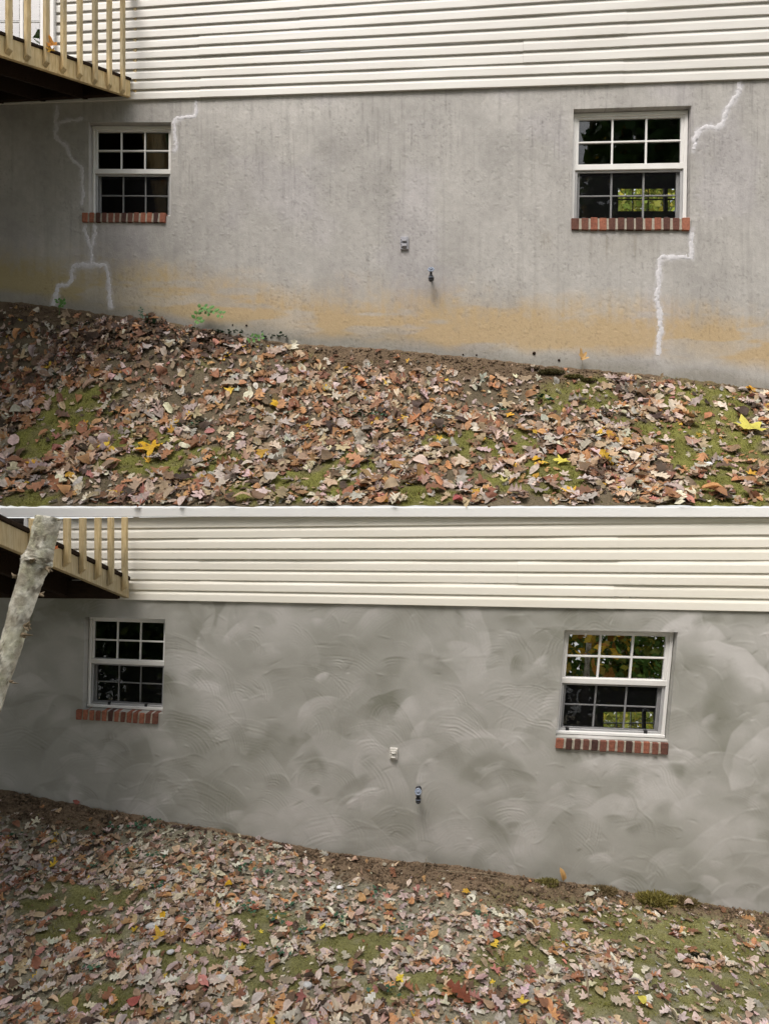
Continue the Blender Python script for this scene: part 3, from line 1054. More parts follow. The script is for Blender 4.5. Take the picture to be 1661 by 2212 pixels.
# --- rowlock brick sills
SILL = [
    (house_u, DU, [(180, 461), (360, 461), (359, 482), (180, 481)], 13, 21),
    (house_u, DU, [(1233, 472), (1488, 472), (1487.5, 499), (1233, 498)], 13, 22),
    (house_l, DL, [(168, 1532), (343.5, 1541), (342, 1563), (168, 1552)], 13, 23),
    (house_l, DL, [(1201, 1593.5), (1442, 1604), (1440, 1628.5), (1198.5, 1615)], 13, 24)]
for (hs, D, Q, n, sd) in SILL:
    rg = random.Random(sd)
    C = np.stack([at(u, v, D, 0.0) for (u, v) in Q])

    def P(a, b0, o):
        return (C[0] * (1 - a) + C[1] * a) * (1 - b0) + (C[3] * (1 - a) + C[2] * a) * b0 + NRM * o
    m = MB()
    m.hexa([P(0.004, 0.97, -0.07), P(0.996, 0.97, -0.07), P(0.996, 0.03, -0.07), P(0.004, 0.03, -0.07),
            P(0.004, 0.97, 0.018), P(0.996, 0.97, 0.018), P(0.996, 0.03, 0.010), P(0.004, 0.03, 0.010)], 0.003)
    sill = m.build('brick_sill', M['mortar'], hs)
    for k in range(n):
        a0 = (k + 0.13 + rg.uniform(-.03, .03)) / n; a1 = (k + 0.87 + rg.uniform(-.03, .03)) / n
        if k == 0: a0 = 0.0
        if k == n - 1: a1 = 1.0
        o = 0.022 + rg.uniform(-0.003, 0.003)
        t = rg.uniform(-.03, .02); bb = 1 + rg.uniform(-.02, .04)
        m = MB()
        m.hexa([P(a0, bb, -0.06), P(a1, bb + rg.uniform(-.03, .03), -0.06), P(a1, t, -0.06), P(a0, t, -0.06),
                P(a0, bb, o), P(a1, bb + rg.uniform(-.03, .03), o), P(a1, t, o - .003), P(a0, t, o - .003)], 0.004)
        m.build('brick', M['brick'], sill)


# --- pale filler smeared along the cracks of the old wall
def crack(pts, width, mat, sd, rise=0.0014):
    rg = np.random.default_rng(sd)
    pts = np.array(pts, float)
    seg = np.linalg.norm(np.diff(pts, axis=0), axis=1)
    L = np.concatenate([[0], np.cumsum(seg)])
    n = max(6, int(L[-1] / 2.2))
    s = np.linspace(0, L[-1], n)
    p = np.stack([np.interp(s, L, pts[:, 0]), np.interp(s, L, pts[:, 1])], -1)
    for _ in range(2):
        p[1:-1] = (p[:-2] + 2 * p[1:-1] + p[2:]) / 4
    p += np.stack([N1.fbm(s / 10 + sd, s * 0 + 3, 3) - .5, N2.fbm(s / 10 + sd, s * 0 + 9, 3) - .5], -1) * 7.0
    d = np.gradient(p, axis=0); d /= np.maximum(np.linalg.norm(d, axis=1), 1e-6)[:, None]
    nn = np.stack([-d[:, 1], d[:, 0]], -1)
    w = width * 1.3 * (0.4 + 1.1 * N3.fbm(s / 9 + sd, s * 0 + 1, 3))
    wa = np.maximum(w * 0.5 + rg.normal(0, 1.0, n), .6); wb = np.maximum(w * 0.5 + rg.normal(0, 1.0, n), .6)
    rows = []
    for f, o in ((-1.0, -0.002), (-0.6, rise), (0, rise * 1.1), (0.6, rise), (1.0, -0.002)):
        wd = (wa if f < 0 else wb) * abs(f)
        q = p + nn * np.sign(f) * wd[:, None]
        rows.append(at(q[:, 0], q[:, 1], DU, disp_upper(q[:, 0], q[:, 1]) + o + 0.0006 + rg.normal(0, 0.0005, n)))
    V = np.stack(rows, 1).reshape(-1, 3)
    me = mesh_np('crack_patch', V, grid_faces(n, 5))
    return link('crack_patch', me, mat, house_u, True)


for k, (pl_, wd) in enumerate(CRACKS):
    crack(pl_, wd * 0.78, M['patch'], k + 1)


# --- rooms behind the windows
def room(house, D, Q, left, upper, far=None, depth=3.0):
    C = win_world(Q, D)
    e = np.array([1 / KN, -K / KN, 0.0])
    c = C.mean(0)
    wl, wr = (2.2, 1.3) if left else (1.3, 2.3)
    hz0, hz1 = (0.65, 2.2) if upper else (2.1, 0.6)
    d0, d1 = 0.058, depth

    def P(a, z, d):
        return c + e * a + np.array([0, 0, z]) - NRM * d
    m = MB()
    for q in ((P(-wl, -hz0, d0), P(wr, -hz0, d0), P(wr, -hz0, d1), P(-wl, -hz0, d1)),
              (P(-wl, hz1, d0), P(-wl, hz1, d1), P(wr, hz1, d1), P(wr, hz1, d0)),
              (P(-wl, -hz0, d0), P(-wl, -hz0, d1), P(-wl, hz1, d1), P(-wl, hz1, d0)),
              (P(wr, -hz0, d0), P(wr, hz1, d0), P(wr, hz1, d1), P(wr, -hz0, d1))):
        m.add(q, [(0, 1, 2, 3)])
    # the inner face round the window
    I = [p + (p - c) * -0.02 - NRM * d0 for p in C]
    O = [P(-wl, hz1, d0), P(wr, hz1, d0), P(wr, -hz0, d0), P(-wl, -hz0, d0)]
    m.add(I + O, [(0, 1, 5, 4), (1, 2, 6, 5), (2, 3, 7, 6), (3, 0, 4, 7)])
    B = [P(-wl, hz1, d1), P(wr, hz1, d1), P(wr, -hz0, d1), P(-wl, -hz0, d1)]
    if far is None:
        m.add(B, [(0, 1, 2, 3)])
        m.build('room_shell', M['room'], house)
        return
    D2 = D + (REC + d1) * KN
    (u0, v0, u1, v1), bars, post = far
    H = [at(u0, v0, D2), at(u1, v0, D2), at(u1, v1, D2), at(u0, v1, D2)]
    m.add(H + B, [(0, 1, 5, 4), (1, 2, 6, 5), (2, 3, 7, 6), (3, 0, 4, 7)])
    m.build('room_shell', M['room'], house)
    fw = MB()

    def rect(mb, a, b0, c1, d, o=0.01):
        R = [at(a, d, D2), at(c1, d, D2), at(c1, b0, D2), at(a, b0, D2)]
        mb.hexa([p - NRM * o for p in R] + [p + NRM * o for p in R])
    rect(fw, post[0], v0 - 1, post[1], v1 + 1, 0.03)
    for e0 in (u0 - 1.5, u1 - 0.5):
        rect(fw, e0, v0 - 1, e0 + 2, v1 + 1, 0.028)
    w = fw.build('far_window', M['room'], house)
    for (a, b0, c1, d) in bars:
        mb = MB(); rect(mb, a, b0, c1, d, 0.006); mb.build('far_muntin', M['greyvinyl'] if not upper else M['shade_wood_mud'], w)


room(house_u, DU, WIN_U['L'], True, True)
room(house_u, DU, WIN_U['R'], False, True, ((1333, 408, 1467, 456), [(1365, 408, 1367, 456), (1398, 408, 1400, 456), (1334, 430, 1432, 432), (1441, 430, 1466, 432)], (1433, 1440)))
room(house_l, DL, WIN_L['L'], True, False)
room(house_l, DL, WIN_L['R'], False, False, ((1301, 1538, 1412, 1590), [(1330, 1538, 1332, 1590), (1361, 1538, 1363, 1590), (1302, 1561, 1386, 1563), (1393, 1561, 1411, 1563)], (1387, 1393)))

# --- door, post and glazing over the deck at the left end of the siding
def door(house, D, rects_, panes, label):
    root = None
    m = MB()
    for (u0, v0, u1, v1, o) in rects_:
        P = [at(u0, v1, D, 0.0), at(u1, v1, D, 0.0), at(u1, v0, D, 0.0), at(u0, v0, D, 0.0)]
        m.hexa(P + [p + NRM * o for p in P], 0.004)
    root = m.build('door', M['white'], house)
    root['label'] = label
    for (u0, v0, u1, v1) in panes:
        m = MB()
        P = [at(u0, v1, D, 0.020), at(u1, v1, D, 0.020), at(u1, v0, D, 0.020), at(u0, v0, D, 0.020)]
        m.hexa(P + [p + NRM * 0.012 for p in P])
        m.build('pane', M['glass_door'], root)
        m = MB()
        P = [at(u0, v1, D, 0.008), at(u1, v1, D, 0.008), at(u1, v0, D, 0.008), at(u0, v0, D, 0.008)]
        m.hexa(P + [p + NRM * 0.010 for p in P])
        m.build('door_panel', M['room'], root)


door(house_u, DU, [(-140, -330, -20, 175, 0.030), (100, -330, 124, 190, 0.055), (-20, -330, 100, -310, 0.030), (48, -330, 56, 160, 0.036), (-20, 51, 100, 54, 0.034), (-20, -120, 100, -112, .034), (-20, 150, 100, 175, 0.033), (92, -330, 100, 180, 0.038)],
     [(-19, -309, 47, -121), (57, -309, 91, -121), (-19, -111, 47, 50), (57, -111, 91, 50), (-19, 55, 47, 149), (57, 55, 91, 149)], 'glazed white door behind the deck balusters')
door(house_l, DL, [(-140, 1118, -60, 1255, 0.030), (60, 1118, 68, 1255, 0.045), (-60, 1230, 60, 1255, .033)], [(-59, 1119, 59, 1229)], 'glazed white door half hidden by the tree trunk')


# ------------------------------------------------------------------ decks
def make_deck(D, A, B, hA, hB, bal, vt, lab, side_len, near):
    """A, B: 3D ends of the outer rim's lower edge; the platform lies to the left of the rim"""
    A = np.array(A); B = np.array(B)
    root = empty('deck', tuple(A), lab, 'deck')
    d = B - A; L = np.linalg.norm(d)
    dh = d / L
    side = np.cross(dh, (0, 0, 1.0)); side /= np.linalg.norm(side)
    if side[0] > 0: side = -side                            # to the left, under the platform
    E = A + d * near  # deck lengthened out of view to block sky light from the left wall
    up = np.array([0, 0, 1.0])
    m = MB(); t = 0.038
    m.hexa([A, E, E + side * t, A + side * t, A + up * hA, E + up * hA, E + side * t + up * hA, A + side * t + up * hA], 0.003)
    m.build('rim_board', M['wood'], root)
    # platform boards run along the wall, from the rim to the left
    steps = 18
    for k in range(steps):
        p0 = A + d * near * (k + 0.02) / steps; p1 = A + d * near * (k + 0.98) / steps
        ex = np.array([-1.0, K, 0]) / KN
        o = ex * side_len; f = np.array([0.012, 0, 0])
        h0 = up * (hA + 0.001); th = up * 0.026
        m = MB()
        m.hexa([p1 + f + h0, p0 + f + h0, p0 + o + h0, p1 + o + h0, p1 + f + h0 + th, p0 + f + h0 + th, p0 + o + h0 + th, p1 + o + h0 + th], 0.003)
        m.build('deck_board', M['shade_wood_mud'], root)  # shade beneath the platform is put into the wood colour
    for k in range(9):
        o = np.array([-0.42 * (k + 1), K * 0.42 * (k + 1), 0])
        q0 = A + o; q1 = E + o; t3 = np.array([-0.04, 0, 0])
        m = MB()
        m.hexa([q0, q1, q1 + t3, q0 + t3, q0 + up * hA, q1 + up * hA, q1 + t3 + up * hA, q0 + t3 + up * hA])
        m.build('joist', M['shade_wood_mud'], root)
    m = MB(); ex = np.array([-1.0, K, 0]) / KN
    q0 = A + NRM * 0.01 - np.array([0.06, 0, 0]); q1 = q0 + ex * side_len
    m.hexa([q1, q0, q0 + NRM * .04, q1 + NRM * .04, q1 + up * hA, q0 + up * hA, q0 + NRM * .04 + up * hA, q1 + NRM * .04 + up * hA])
    m.build('ledger_board', M['shade_wood_mud'], root)
    q0 = E - np.array([0.06, 0, 0]); q1 = q0 + ex * side_len
    m = MB()
    m.hexa([q1, q0, q0 + NRM * .04, q1 + NRM * .04, q1 + up * hA, q0 + up * hA, q0 + NRM * .04 + up * hA, q1 + NRM * .04 + up * hA])
    m.build('rim_board', M['wood'], root)
    return root, dh, side, L


def px_on_rim(A, B, u, v_bot, off):
    """point where the view plane of column u crosses the rim line, and the height seen at v"""
    s = (u - CX) / F
    d = np.array(B) - np.array(A)
    t = (s * A[1] - A[0]) / (d[0] - s * d[1])
    p = np.array(A) + d * t
    return p, t


def add_balusters(root, A, B, side, specs, ztop, wood):
    dh = (np.array(B) - np.array(A)); dh = dh / np.linalg.norm(dh)
    for (u, vb, w) in specs:
        p, t = px_on_rim(A, B, u, vb, 0)
        q = p - side * 0.021
        zb_ = CZ - (vb - CY) / F * q[1]
        wd = w / F * q[1] * 0.78
        hd = np.array([dh[0], dh[1], 0]); hd /= np.linalg.norm(hd)
        sd = np.array([side[0], side[1], 0]); sd /= np.linalg.norm(sd)
        m = MB()
        a, b0 = hd * wd / 2, sd * 0.019
        bev = 0.030
        lo = [np.array([q[0], q[1], zb_])] * 4
        c0 = [q * (1, 1, 0) - a - b0 + (0, 0, zb_ + bev), q * (1, 1, 0) + a - b0 + (0, 0, zb_ + bev), q * (1, 1, 0) + a + b0 + (0, 0, zb_), q * (1, 1, 0) - a + b0 + (0, 0, zb_)]
        zt_ = ztop(q)
        c1 = [c * (1, 1, 0) + (0, 0, zt_) for c in c0]
        m.hexa(c0 + c1, 0.003)
        m.build('baluster', wood, root)


# upper deck: made to slope down and run out of view, shading the wall
A = at(286, 214, DU, 0.03)
yB = A[1] - 1.15
B = np.array([(33 - CX) / F * yB, yB, CZ - (129.5 - CY) / F * yB])
deck_u, dh, side_u, LU = make_deck(DU, A, B, 0.155, 0.2, None, 0, 'weathered wooden deck with slim balusters at the top left corner', 5.0, 3.0)
add_balusters(deck_u, A, B, side_u, [(-24, 104, 14.5), (16, 117, 14), (56, 130, 13.5), (97, 143.5, 13), (134, 157, 12.5), (169, 169, 12), (202, 181, 11.5), (233, 192, 11), (262, 202.5, 10.5), (290, 213, 10)],
              lambda q: A[2] + 1.05, M['wood'])
m = MB(); E = A + (B - A) * 3.0
m.bar(A + np.array([0, 0, 1.05]) - side_u * .02, E + np.array([0, 0, 1.05]) - side_u * .02, 0.09, 0.038, ch=0.003)
m.build('hand_rail', M['wood'], deck_u)
adopt(deck_u)

# lower deck: climbs towards the viewer like a ramp
A = at(284, 1291, DL, 0.03)
yB = A[1] - 1.15
B = np.array([(28 - CX) / F * yB, yB, CZ - (1187 - CY) / F * yB])
deck_l, dh, side_l, LL = make_deck(DL, A, B, 0.125, 0.125, None, 0, 'sloping wooden deck with slim balusters behind the leaning trunk', 4.6, 2.3)
add_balusters(deck_l, A, B, side_l, [(65, 1197, 14.5), (102, 1212, 13.5), (139, 1225.5, 13), (173, 1240, 12.5), (206, 1253, 11.5), (234, 1266, 11), (264, 1277, 10.5), (289, 1289, 9)],
              lambda q: CZ - 0.036, M['wood'])
adopt(deck_l)


# ------------------------------------------------------------------ outlet boxes and garden taps
def outlet(D, Q, mat, lab, grp=None):
    C = [at(u, v, D, 0.004) for (u, v) in Q]              # TL TR BR BL
    c = np.mean(C, 0)
    root = empty('outlet_box', tuple(c), lab, 'outlet box')

    def P(a, b0, o):
        return (C[0] * (1 - a) + C[1] * a) * (1 - b0) + (C[3] * (1 - a) + C[2] * a) * b0 + NRM * o

    def bar(mb, a0, b0, a1, b1, o0, o1, ch=0.002):
        mb.hexa([P(a0, b1, o0), P(a1, b1, o0), P(a1, b0, o0), P(a0, b0, o0), P(a0, b1, o1), P(a1, b1, o1), P(a1, b0, o1), P(a0, b0, o1)], ch)
    m = MB(); bar(m, 0, 0, 1, 1, -0.02, 0.014, 0.003); m.build('cover_plate', mat, root)
    for (t, b0) in ((0.13, 0.46), (0.52, 0.84)):
        m = MB(); bar(m, 0.14, t, 0.80, b0, 0.014, 0.024, 0.003)
        bar(m, 0.22, t + 0.16, 0.78, b0 - 0.02, 0.024, 0.034, 0.004)
        m.build('flip_lid', mat, root)
        m = MB(); bar(m, 0.05, t + 0.04, 0.13, t + 0.12, 0.013, 0.022, .001); bar(m, 0.05, b0 - 0.12, 0.13, b0 - .04, 0.013, 0.022, .001)
        m.build('hinge', mat, root)
    m = MB(); m.lathe(P(0.47, 0.49, 0.013), NRM, [(0, 0.004), (0.003, 0.004), (0.004, 0.003)], 10); m.build('screw', M['faucet_dark'], root)
    adopt(root)


outlet(DU, [(865, 512.5), (882.5, 512.5), (882, 540.5), (865, 540.5)], M['outlet_grey'], 'grey two-lid weatherproof outlet cover on the stained stucco wall')
outlet(DL, [(842.5, 1614), (859.5, 1615.5), (858, 1639.5), (841.5, 1638)], M['outlet_white'], 'pale cement-splashed outlet cover on the fresh plaster wall')


def faucet(D, uh, vh, ub, vb, lab, wheel, k=1.0):
    p = at(uh, vh, D, 0.0); q = at(ub, vb, D, 0.0)
    sc = (p[2] - q[2])
    root = empty('garden_tap', tuple(q), lab, 'garden tap')
    down = np.array([0, 0, -1.0])
    mid = p + down * sc * 0.42
    m = MB()
    m.lathe(mid - NRM * 0.02, NRM, [(0, 0.026 * k), (0.024, 0.026 * k), (0.027, 0.02 * k), (0.029, 0.012 * k), (0.065, 0.012 * k)], 16)
    m.tube([mid + NRM * 0.06, mid + NRM * 0.085 + down * 0.012, mid + NRM * 0.10 + down * sc * 0.2, mid + NRM * 0.105 + down * sc * 0.34], [0.016 * k, 0.019 * k, 0.017 * k, 0.016 * k], 14)
    m.tube([mid + NRM * 0.062, mid + NRM * 0.085 + np.array([0, 0, sc * 0.2]), mid + NRM * 0.10 + np.array([0, 0, sc * 0.34])], [0.012 * k, 0.011 * k, 0.008 * k], 12)
    m.build('tap_body', M['faucet_dark'], root, True)
    m = MB()
    e = mid + NRM * 0.105 + down * sc * 0.30
    m.lathe(e, down, [(h_ * k, r_ * k) for (h_, r_) in [(0, 0.017), (0.003, 0.023), (0.014, 0.023), (0.017, 0.017), (0.022, 0.017), (0.025, 0.021), (0.032, 0.021), (0.035, 0.014), (0.04, 0.013)]], 16)
    m.build('spout', M['faucet_dark'], root, False)
    m = MB()
    m.lathe(e + down * 0.005 * k, down, [(0, 0.0236 * k), (0.003, 0.024 * k), (0.004, 0.0236 * k)], 16); m.build('band', M['faucet_blue'], root)
    # handle wheel facing out and up
    ax = NRM * 0.85 + np.array([0, 0, 0.5]); ax /= np.linalg.norm(ax)
    h = p + NRM * 0.115
    a = np.cross(ax, (0, 0, 1.0)); a /= np.linalg.norm(a); b0 = np.cross(ax, a)
    R = wheel
    m = MB()
    ring = [h + (a * math.cos(t) + b0 * math.sin(t)) * R * (1 + 0.06 * math.cos(6 * t)) for t in np.linspace(0, 2 * math.pi, 25)]
    m.tube(ring, 0.0055, 6, False)
    for k in range(6):
        t = math.pi * 2 * k / 6
        m.tube([h, h + (a * math.cos(t) + b0 * math.sin(t)) * R], 0.0042, 6)
    m.lathe(h - ax * 0.01, ax, [(0, 0.010), (0.016, 0.010), (0.02, 0.006)], 12)
    m.build('valve_wheel', M['faucet_blue'], root, True)
    adopt(root)


faucet(DU, 931, 592, 930, 613, 'dark garden tap with blue wheel on the ochre-stained wall', 0.025)
faucet(DL, 904, 1695, 902, 1716, 'dark garden tap with blue wheel on the fresh plaster wall', 0.018, 0.82)

# ------------------------------------------------------------------ leaning trunk by the lower deck
def ray(u, v, y):
    return np.array([(u - CX) / F * y, y, CZ - (v - CY) / F * y])


tr = empty('leaning_trunk', tuple(ray(-60, 1700, 2.35)), 'pale leaning trunk with broken thorny branch stubs at the left edge', 'tree trunk')
axis = [(105, 1118, 26.5), (98, 1150, 26.5), (90, 1180, 25.5), (86, 1198, 27.5), (80, 1213, 30), (73, 1232, 28), (63, 1262, 25), (52, 1295, 24), (42, 1330, 22.5), (33, 1365, 22), (20, 1410, 21.5), (0, 1470, 21.5),
        (-25, 1540, 22.5), (-55, 1630, 24), (-90, 1740, 26), (-125, 1850, 28)]
YT = 2.7
pts = []; rad = []
for i in range(len(axis) - 1):
    for f in np.linspace(0, 1, 9)[:-1]:
        a, c = axis[i], axis[i + 1]
        u, v, r = [a[k] * (1 - f) + c[k] * f for k in range(3)]
        y = YT - 0.0004 * (v - 1118)
        pts.append(ray(u, v, y)); rad.append(r / F * y)
n = 40
V = []; Fs = []
aa = np.array([1, 0, 0.15]); 
for i, p in enumerate(pts):
    d = pts[min(i + 1, len(pts) - 1)] - pts[max(i - 1, 0)]; d /= np.linalg.norm(d)
    a = aa - d * np.dot(aa, d); a /= np.linalg.norm(a); b0 = np.cross(d, a)
    for k in range(n):
        t = 2 * math.pi * k / n
        vv_ = proj(p)[1]; kn = math.exp(-((vv_ - 1212) / 9.0) ** 2)
        nz = 1 + kn * 0.30 * (float(N3(k * 0.9, i * 0.7)) - 0.25) + 0.16 * (float(N1.fbm(i * 0.17 + 3, k * 0.35 if k < n / 2 else (n - k) * 0.35, 3)) - 0.5) + 0.06 * (float(N2(i * 0.8, k * 0.9)) - 0.5)
        V.append(p + (a * math.cos(t) + b0 * math.sin(t)) * rad[i] * nz)
for i in range(len(pts) - 1):
    for k in range(n):
        k2 = (k + 1) % n
        Fs.append((i * n + k, i * n + k2, (i + 1) * n + k2, (i + 1) * n + k))
Fs.append(tuple(range(n))[::-1])
V = np.array(V)
tuv = proj(V)
dk = np.exp(-((tuv[:, 1] - 1213) / 12.0) ** 2) * sstep(0.35, 0.6, N3.fbm(tuv[:, 0] / 7, tuv[:, 1] / 6, 3)) * 0.85
dk = np.maximum(dk, 0.6 * np.exp(-((tuv[:, 1] - 1345) / 16.0) ** 2) * sstep(0.4, 0.6, N2.fbm(tuv[:, 0] / 7, tuv[:, 1] / 8, 3)))
dk = np.maximum(dk, 0.55 * np.exp(-((tuv[:, 1] - 1186 - 4 * np.sin(tuv[:, 0] / 9)) / 2.2) ** 2))
dk = np.maximum(dk, 0.5 * np.exp(-((tuv[:, 1] - 1158 - 5 * np.cos(tuv[:, 0] / 12)) / 2.0) ** 2))
dk = np.maximum(dk, 0.75 * sstep(0.62, 0.72, N1.fbm(tuv[:, 0] / 9 + 4, tuv[:, 1] / 22, 4)))
lt = N4.fbm(tuv[:, 0] / 14 + 2, tuv[:, 1] / 20, 4)[:, None]; gr = sstep(0.5, 0.65, N2.fbm(tuv[:, 0] / 22 + 8, tuv[:, 1] / 30, 3))[:, None]
tb = np.array([[0.42, 0.385, 0.31]]) * (1 - sstep(0.38, 0.62, lt)) + np.array([[0.74, 0.71, 0.62]]) * sstep(0.38, 0.62, lt)
tb = tb * (1 - gr * 0.4) + np.array([[0.46, 0.46, 0.31]]) * gr * 0.4
tc = tb * (1 - dk[:, None]) + np.array([[0.10, 0.08, 0.055]]) * dk[:, None]
link('trunk', mesh_np('trunk', V, Fs, tc), M['trunkbark'], tr, True)


def stub(u, v, ends, r0, nm='branch_stub'):
    y = YT - 0.0004 * (v - 1118) - 0.02
    m = MB()
    for (du, dv, dy) in ends:
        p = ray(u, v, y)
        q = ray(u + du, v + dv, y + dy); mid = (p + q) / 2 + np.array([random.uniform(-1, 1), 0, random.uniform(-1, 1)]) * 0.004
        m.tube([p, mid, q], [r0, r0 * 0.65, r0 * 0.12], 7)
    m.build(nm, M['thorn'], tr, True)


stub(62, 1212, [(-14, -8, -.01), (-12, 6, -.03)], 0.010)
stub(70, 1216, [(-3, -8, -0.06), (6, -9, -0.06)], 0.014)
stub(103, 1228, [(12, 6, 0), (9, -4, -.02), (4, 9, -.03)], 0.010)
stub(36, 1246, [(-10, -9, 0), (-9, 3, 0)], 0.008)
stub(88, 1284, [(9, -6, 0), (8, 3, -.02)], 0.007)
stub(56, 1352, [(12, -4, 0), (10, -10, -.02), (13, 8, 0), (7, 12, -.02)], 0.010)
stub(48, 1370, [(24, 2, 0), (10, 8, 0)], 0.008)
stub(22, 1472, [(20, 4, 0), (9, -2, 0)], 0.005)
stub(126, 1123, [(10, 1, 0)], 0.004)
adopt(tr)

# ------------------------------------------------------------------ leaves
def leaf_template(kind, seed):
    """returns verts (unit length along y, centred), triangles, shade per vertex"""
    rg = np.random.default_rng(seed)
    V = []; Fs = []; S = []
    if kind == 'ovate':
        n = 6
        ys = np.linspace(-0.5, 0.5, n)
        wid = 0.30 * np.sin(np.pi * (np.linspace(0.06, 0.98, n)) ** 0.85) ** 0.8
        wid[0] *= 0.4; wid[-1] = 0.01
        for y, w in zip(ys, wid):
            j = rg.normal(0, 0.018, 2)
            V += [(-w + j[0], y, 0), (0, y, 0), (w + j[1], y, 0)]; S += [1.0, 0.80, 1.03]
        for i in range(n - 1):
            a = i * 3
            Fs += [(a, a + 1, a + 4), (a, a + 4, a + 3), (a + 1, a + 2, a + 5), (a + 1, a + 5, a + 4)]
    elif kind == 'oak':
        n = 9
        ys = np.linspace(-0.5, 0.5, n)
        env = 0.34 * np.sin(np.pi * np.linspace(0.08, 0.95, n)) ** 0.7
        for i, (y, w) in enumerate(zip(ys, env)):
            lob = 1.0 if i % 2 else 0.42
            if i == 0: lob = 0.2
            up = 0.05 if i % 2 else -0.02
            w1 = w * lob * rg.uniform(0.85, 1.15); w2 = w * lob * rg.uniform(0.85, 1.15)
            V += [(-w1, y + up, 0), (0, y, 0), (w2, y + up, 0)]; S += [1.0, 0.82, 1.0]
        for i in range(n - 1):
            a = i * 3
            Fs += [(a, a + 1, a + 4), (a, a + 4, a + 3), (a + 1, a + 2, a + 5), (a + 1, a + 5, a + 4)]
    else:  # maple
        V.append((0, -0.12, 0)); S.append(0.8)
        lobes = [(90, 0.62), (38, 0.52), (142, 0.52), (-15, 0.40), (195, 0.40)]
        out = []
        for (ang, r) in sorted(lobes):
            r *= rg.uniform(0.88, 1.1)
            for da, fr in ((-19, 0.55), (-11, 0.80), (0, 1.0), (11, 0.80), (19, 0.55)):
                out.append((ang + da, r * fr))
        out = sorted(out)
        out = [(-60, 0.10)] + out + [(240, 0.10)]
        for (ang, r) in out:
            t = math.radians(ang)
            V.append((r * math.cos(t) * 0.9, -0.12 + r * math.sin(t), 0)); S.append(1.0)
        for i in range(1, len(V) - 1):
            Fs.append((0, i, i + 1))
        Fs.append((0, len(V) - 1, 1))
    # stalk
    b = len(V)
    y0 = -0.5 if kind != 'maple' else -0.12
    bend = rg.uniform(-0.08, 0.08)
    V += [(-0.010, y0 + 0.02, 0.004), (0.010, y0 + 0.02, 0.004), (bend, y0 - 0.24, 0.03)]; S += [0.7] * 3
    Fs.append((b, b + 1, b + 2))
    V = np.array(V, float); S = np.array(S)
    # curl, fold and crumple
    x, y = V[:, 0].copy(), V[:, 1].copy()
    curl = rg.choice([-1, 1], p=[0.35, 0.65]) * rg.uniform(0.05, 1.1) ** 1.5
    fold = rg.uniform(0.0, 1.0) ** 1.6 * rg.choice([-1, 1], p=[0.35, 0.65])
    z = curl * y * y * 0.9 + fold * np.abs(x) * 0.9 + rg.uniform(-0.5, 0.5) * x * y * 2
    z += (N4(x * 6 + seed, y * 6 + 3) - 0.5) * 0.16
    V[:, 0] = x * (1 - 0.35 * abs(fold)); V[:, 2] = z - z.min() * 0.5
    V[:, 1] = y * (1 - 0.18 * abs(curl))
    return V, np.array(Fs, int), S


TEMPL = []
for i in range(12): TEMPL.append(('ovate',) + leaf_template('ovate', 100 + i))
for i in range(9): TEMPL.append(('oak',) + leaf_template('oak', 200 + i))
for i in range(7): TEMPL.append(('maple',) + leaf_template('maple', 300 + i))
for (nm, V, Fs, S) in TEMPL[:4]:                         # some rolled nearly to a tube
    th = V[:, 0] * 6.0
    V[:, 2] = 0.17 - 0.17 * np.cos(th) + V[:, 2] * 0.3; V[:, 0] = 0.17 * np.sin(th)

PAL = {  # linear base colours
    'tan': (0.46, 0.345, 0.24), 'orange': (0.44, 0.24, 0.115), 'rust': (0.28, 0.135, 0.078), 'brown': (0.20, 0.13, 0.085),
    'mauve': (0.52, 0.43, 0.395), 'cream': (0.66, 0.58, 0.47), 'grey': (0.46, 0.425, 0.385), 'dark': (0.075, 0.050, 0.036), 'yellow': (0.64, 0.41, 0.05), 'pink': (0.44, 0.20, 0.17)}
PN = list(PAL)
PW_U = np.array([0.26, 0.17, 0.11, 0.10, 0.17, 0.085, 0.10, 0.05, 0.018, 0.012])
PW_L = np.array([0.20, 0.08, 0.08, 0.09, 0.27, 0.12, 0.14, 0.04, 0.008, 0.010])
WORD = {'tan': 'tan', 'orange': 'orange brown', 'rust': 'rust red', 'brown': 'brown', 'mauve': 'pale mauve', 'cream': 'cream', 'grey': 'grey brown', 'dark': 'dark brown', 'yellow': 'yellow', 'pink': 'pink red'}
SHAPE = {'ovate': 'oval', 'oak': 'oak', 'maple': 'maple'}


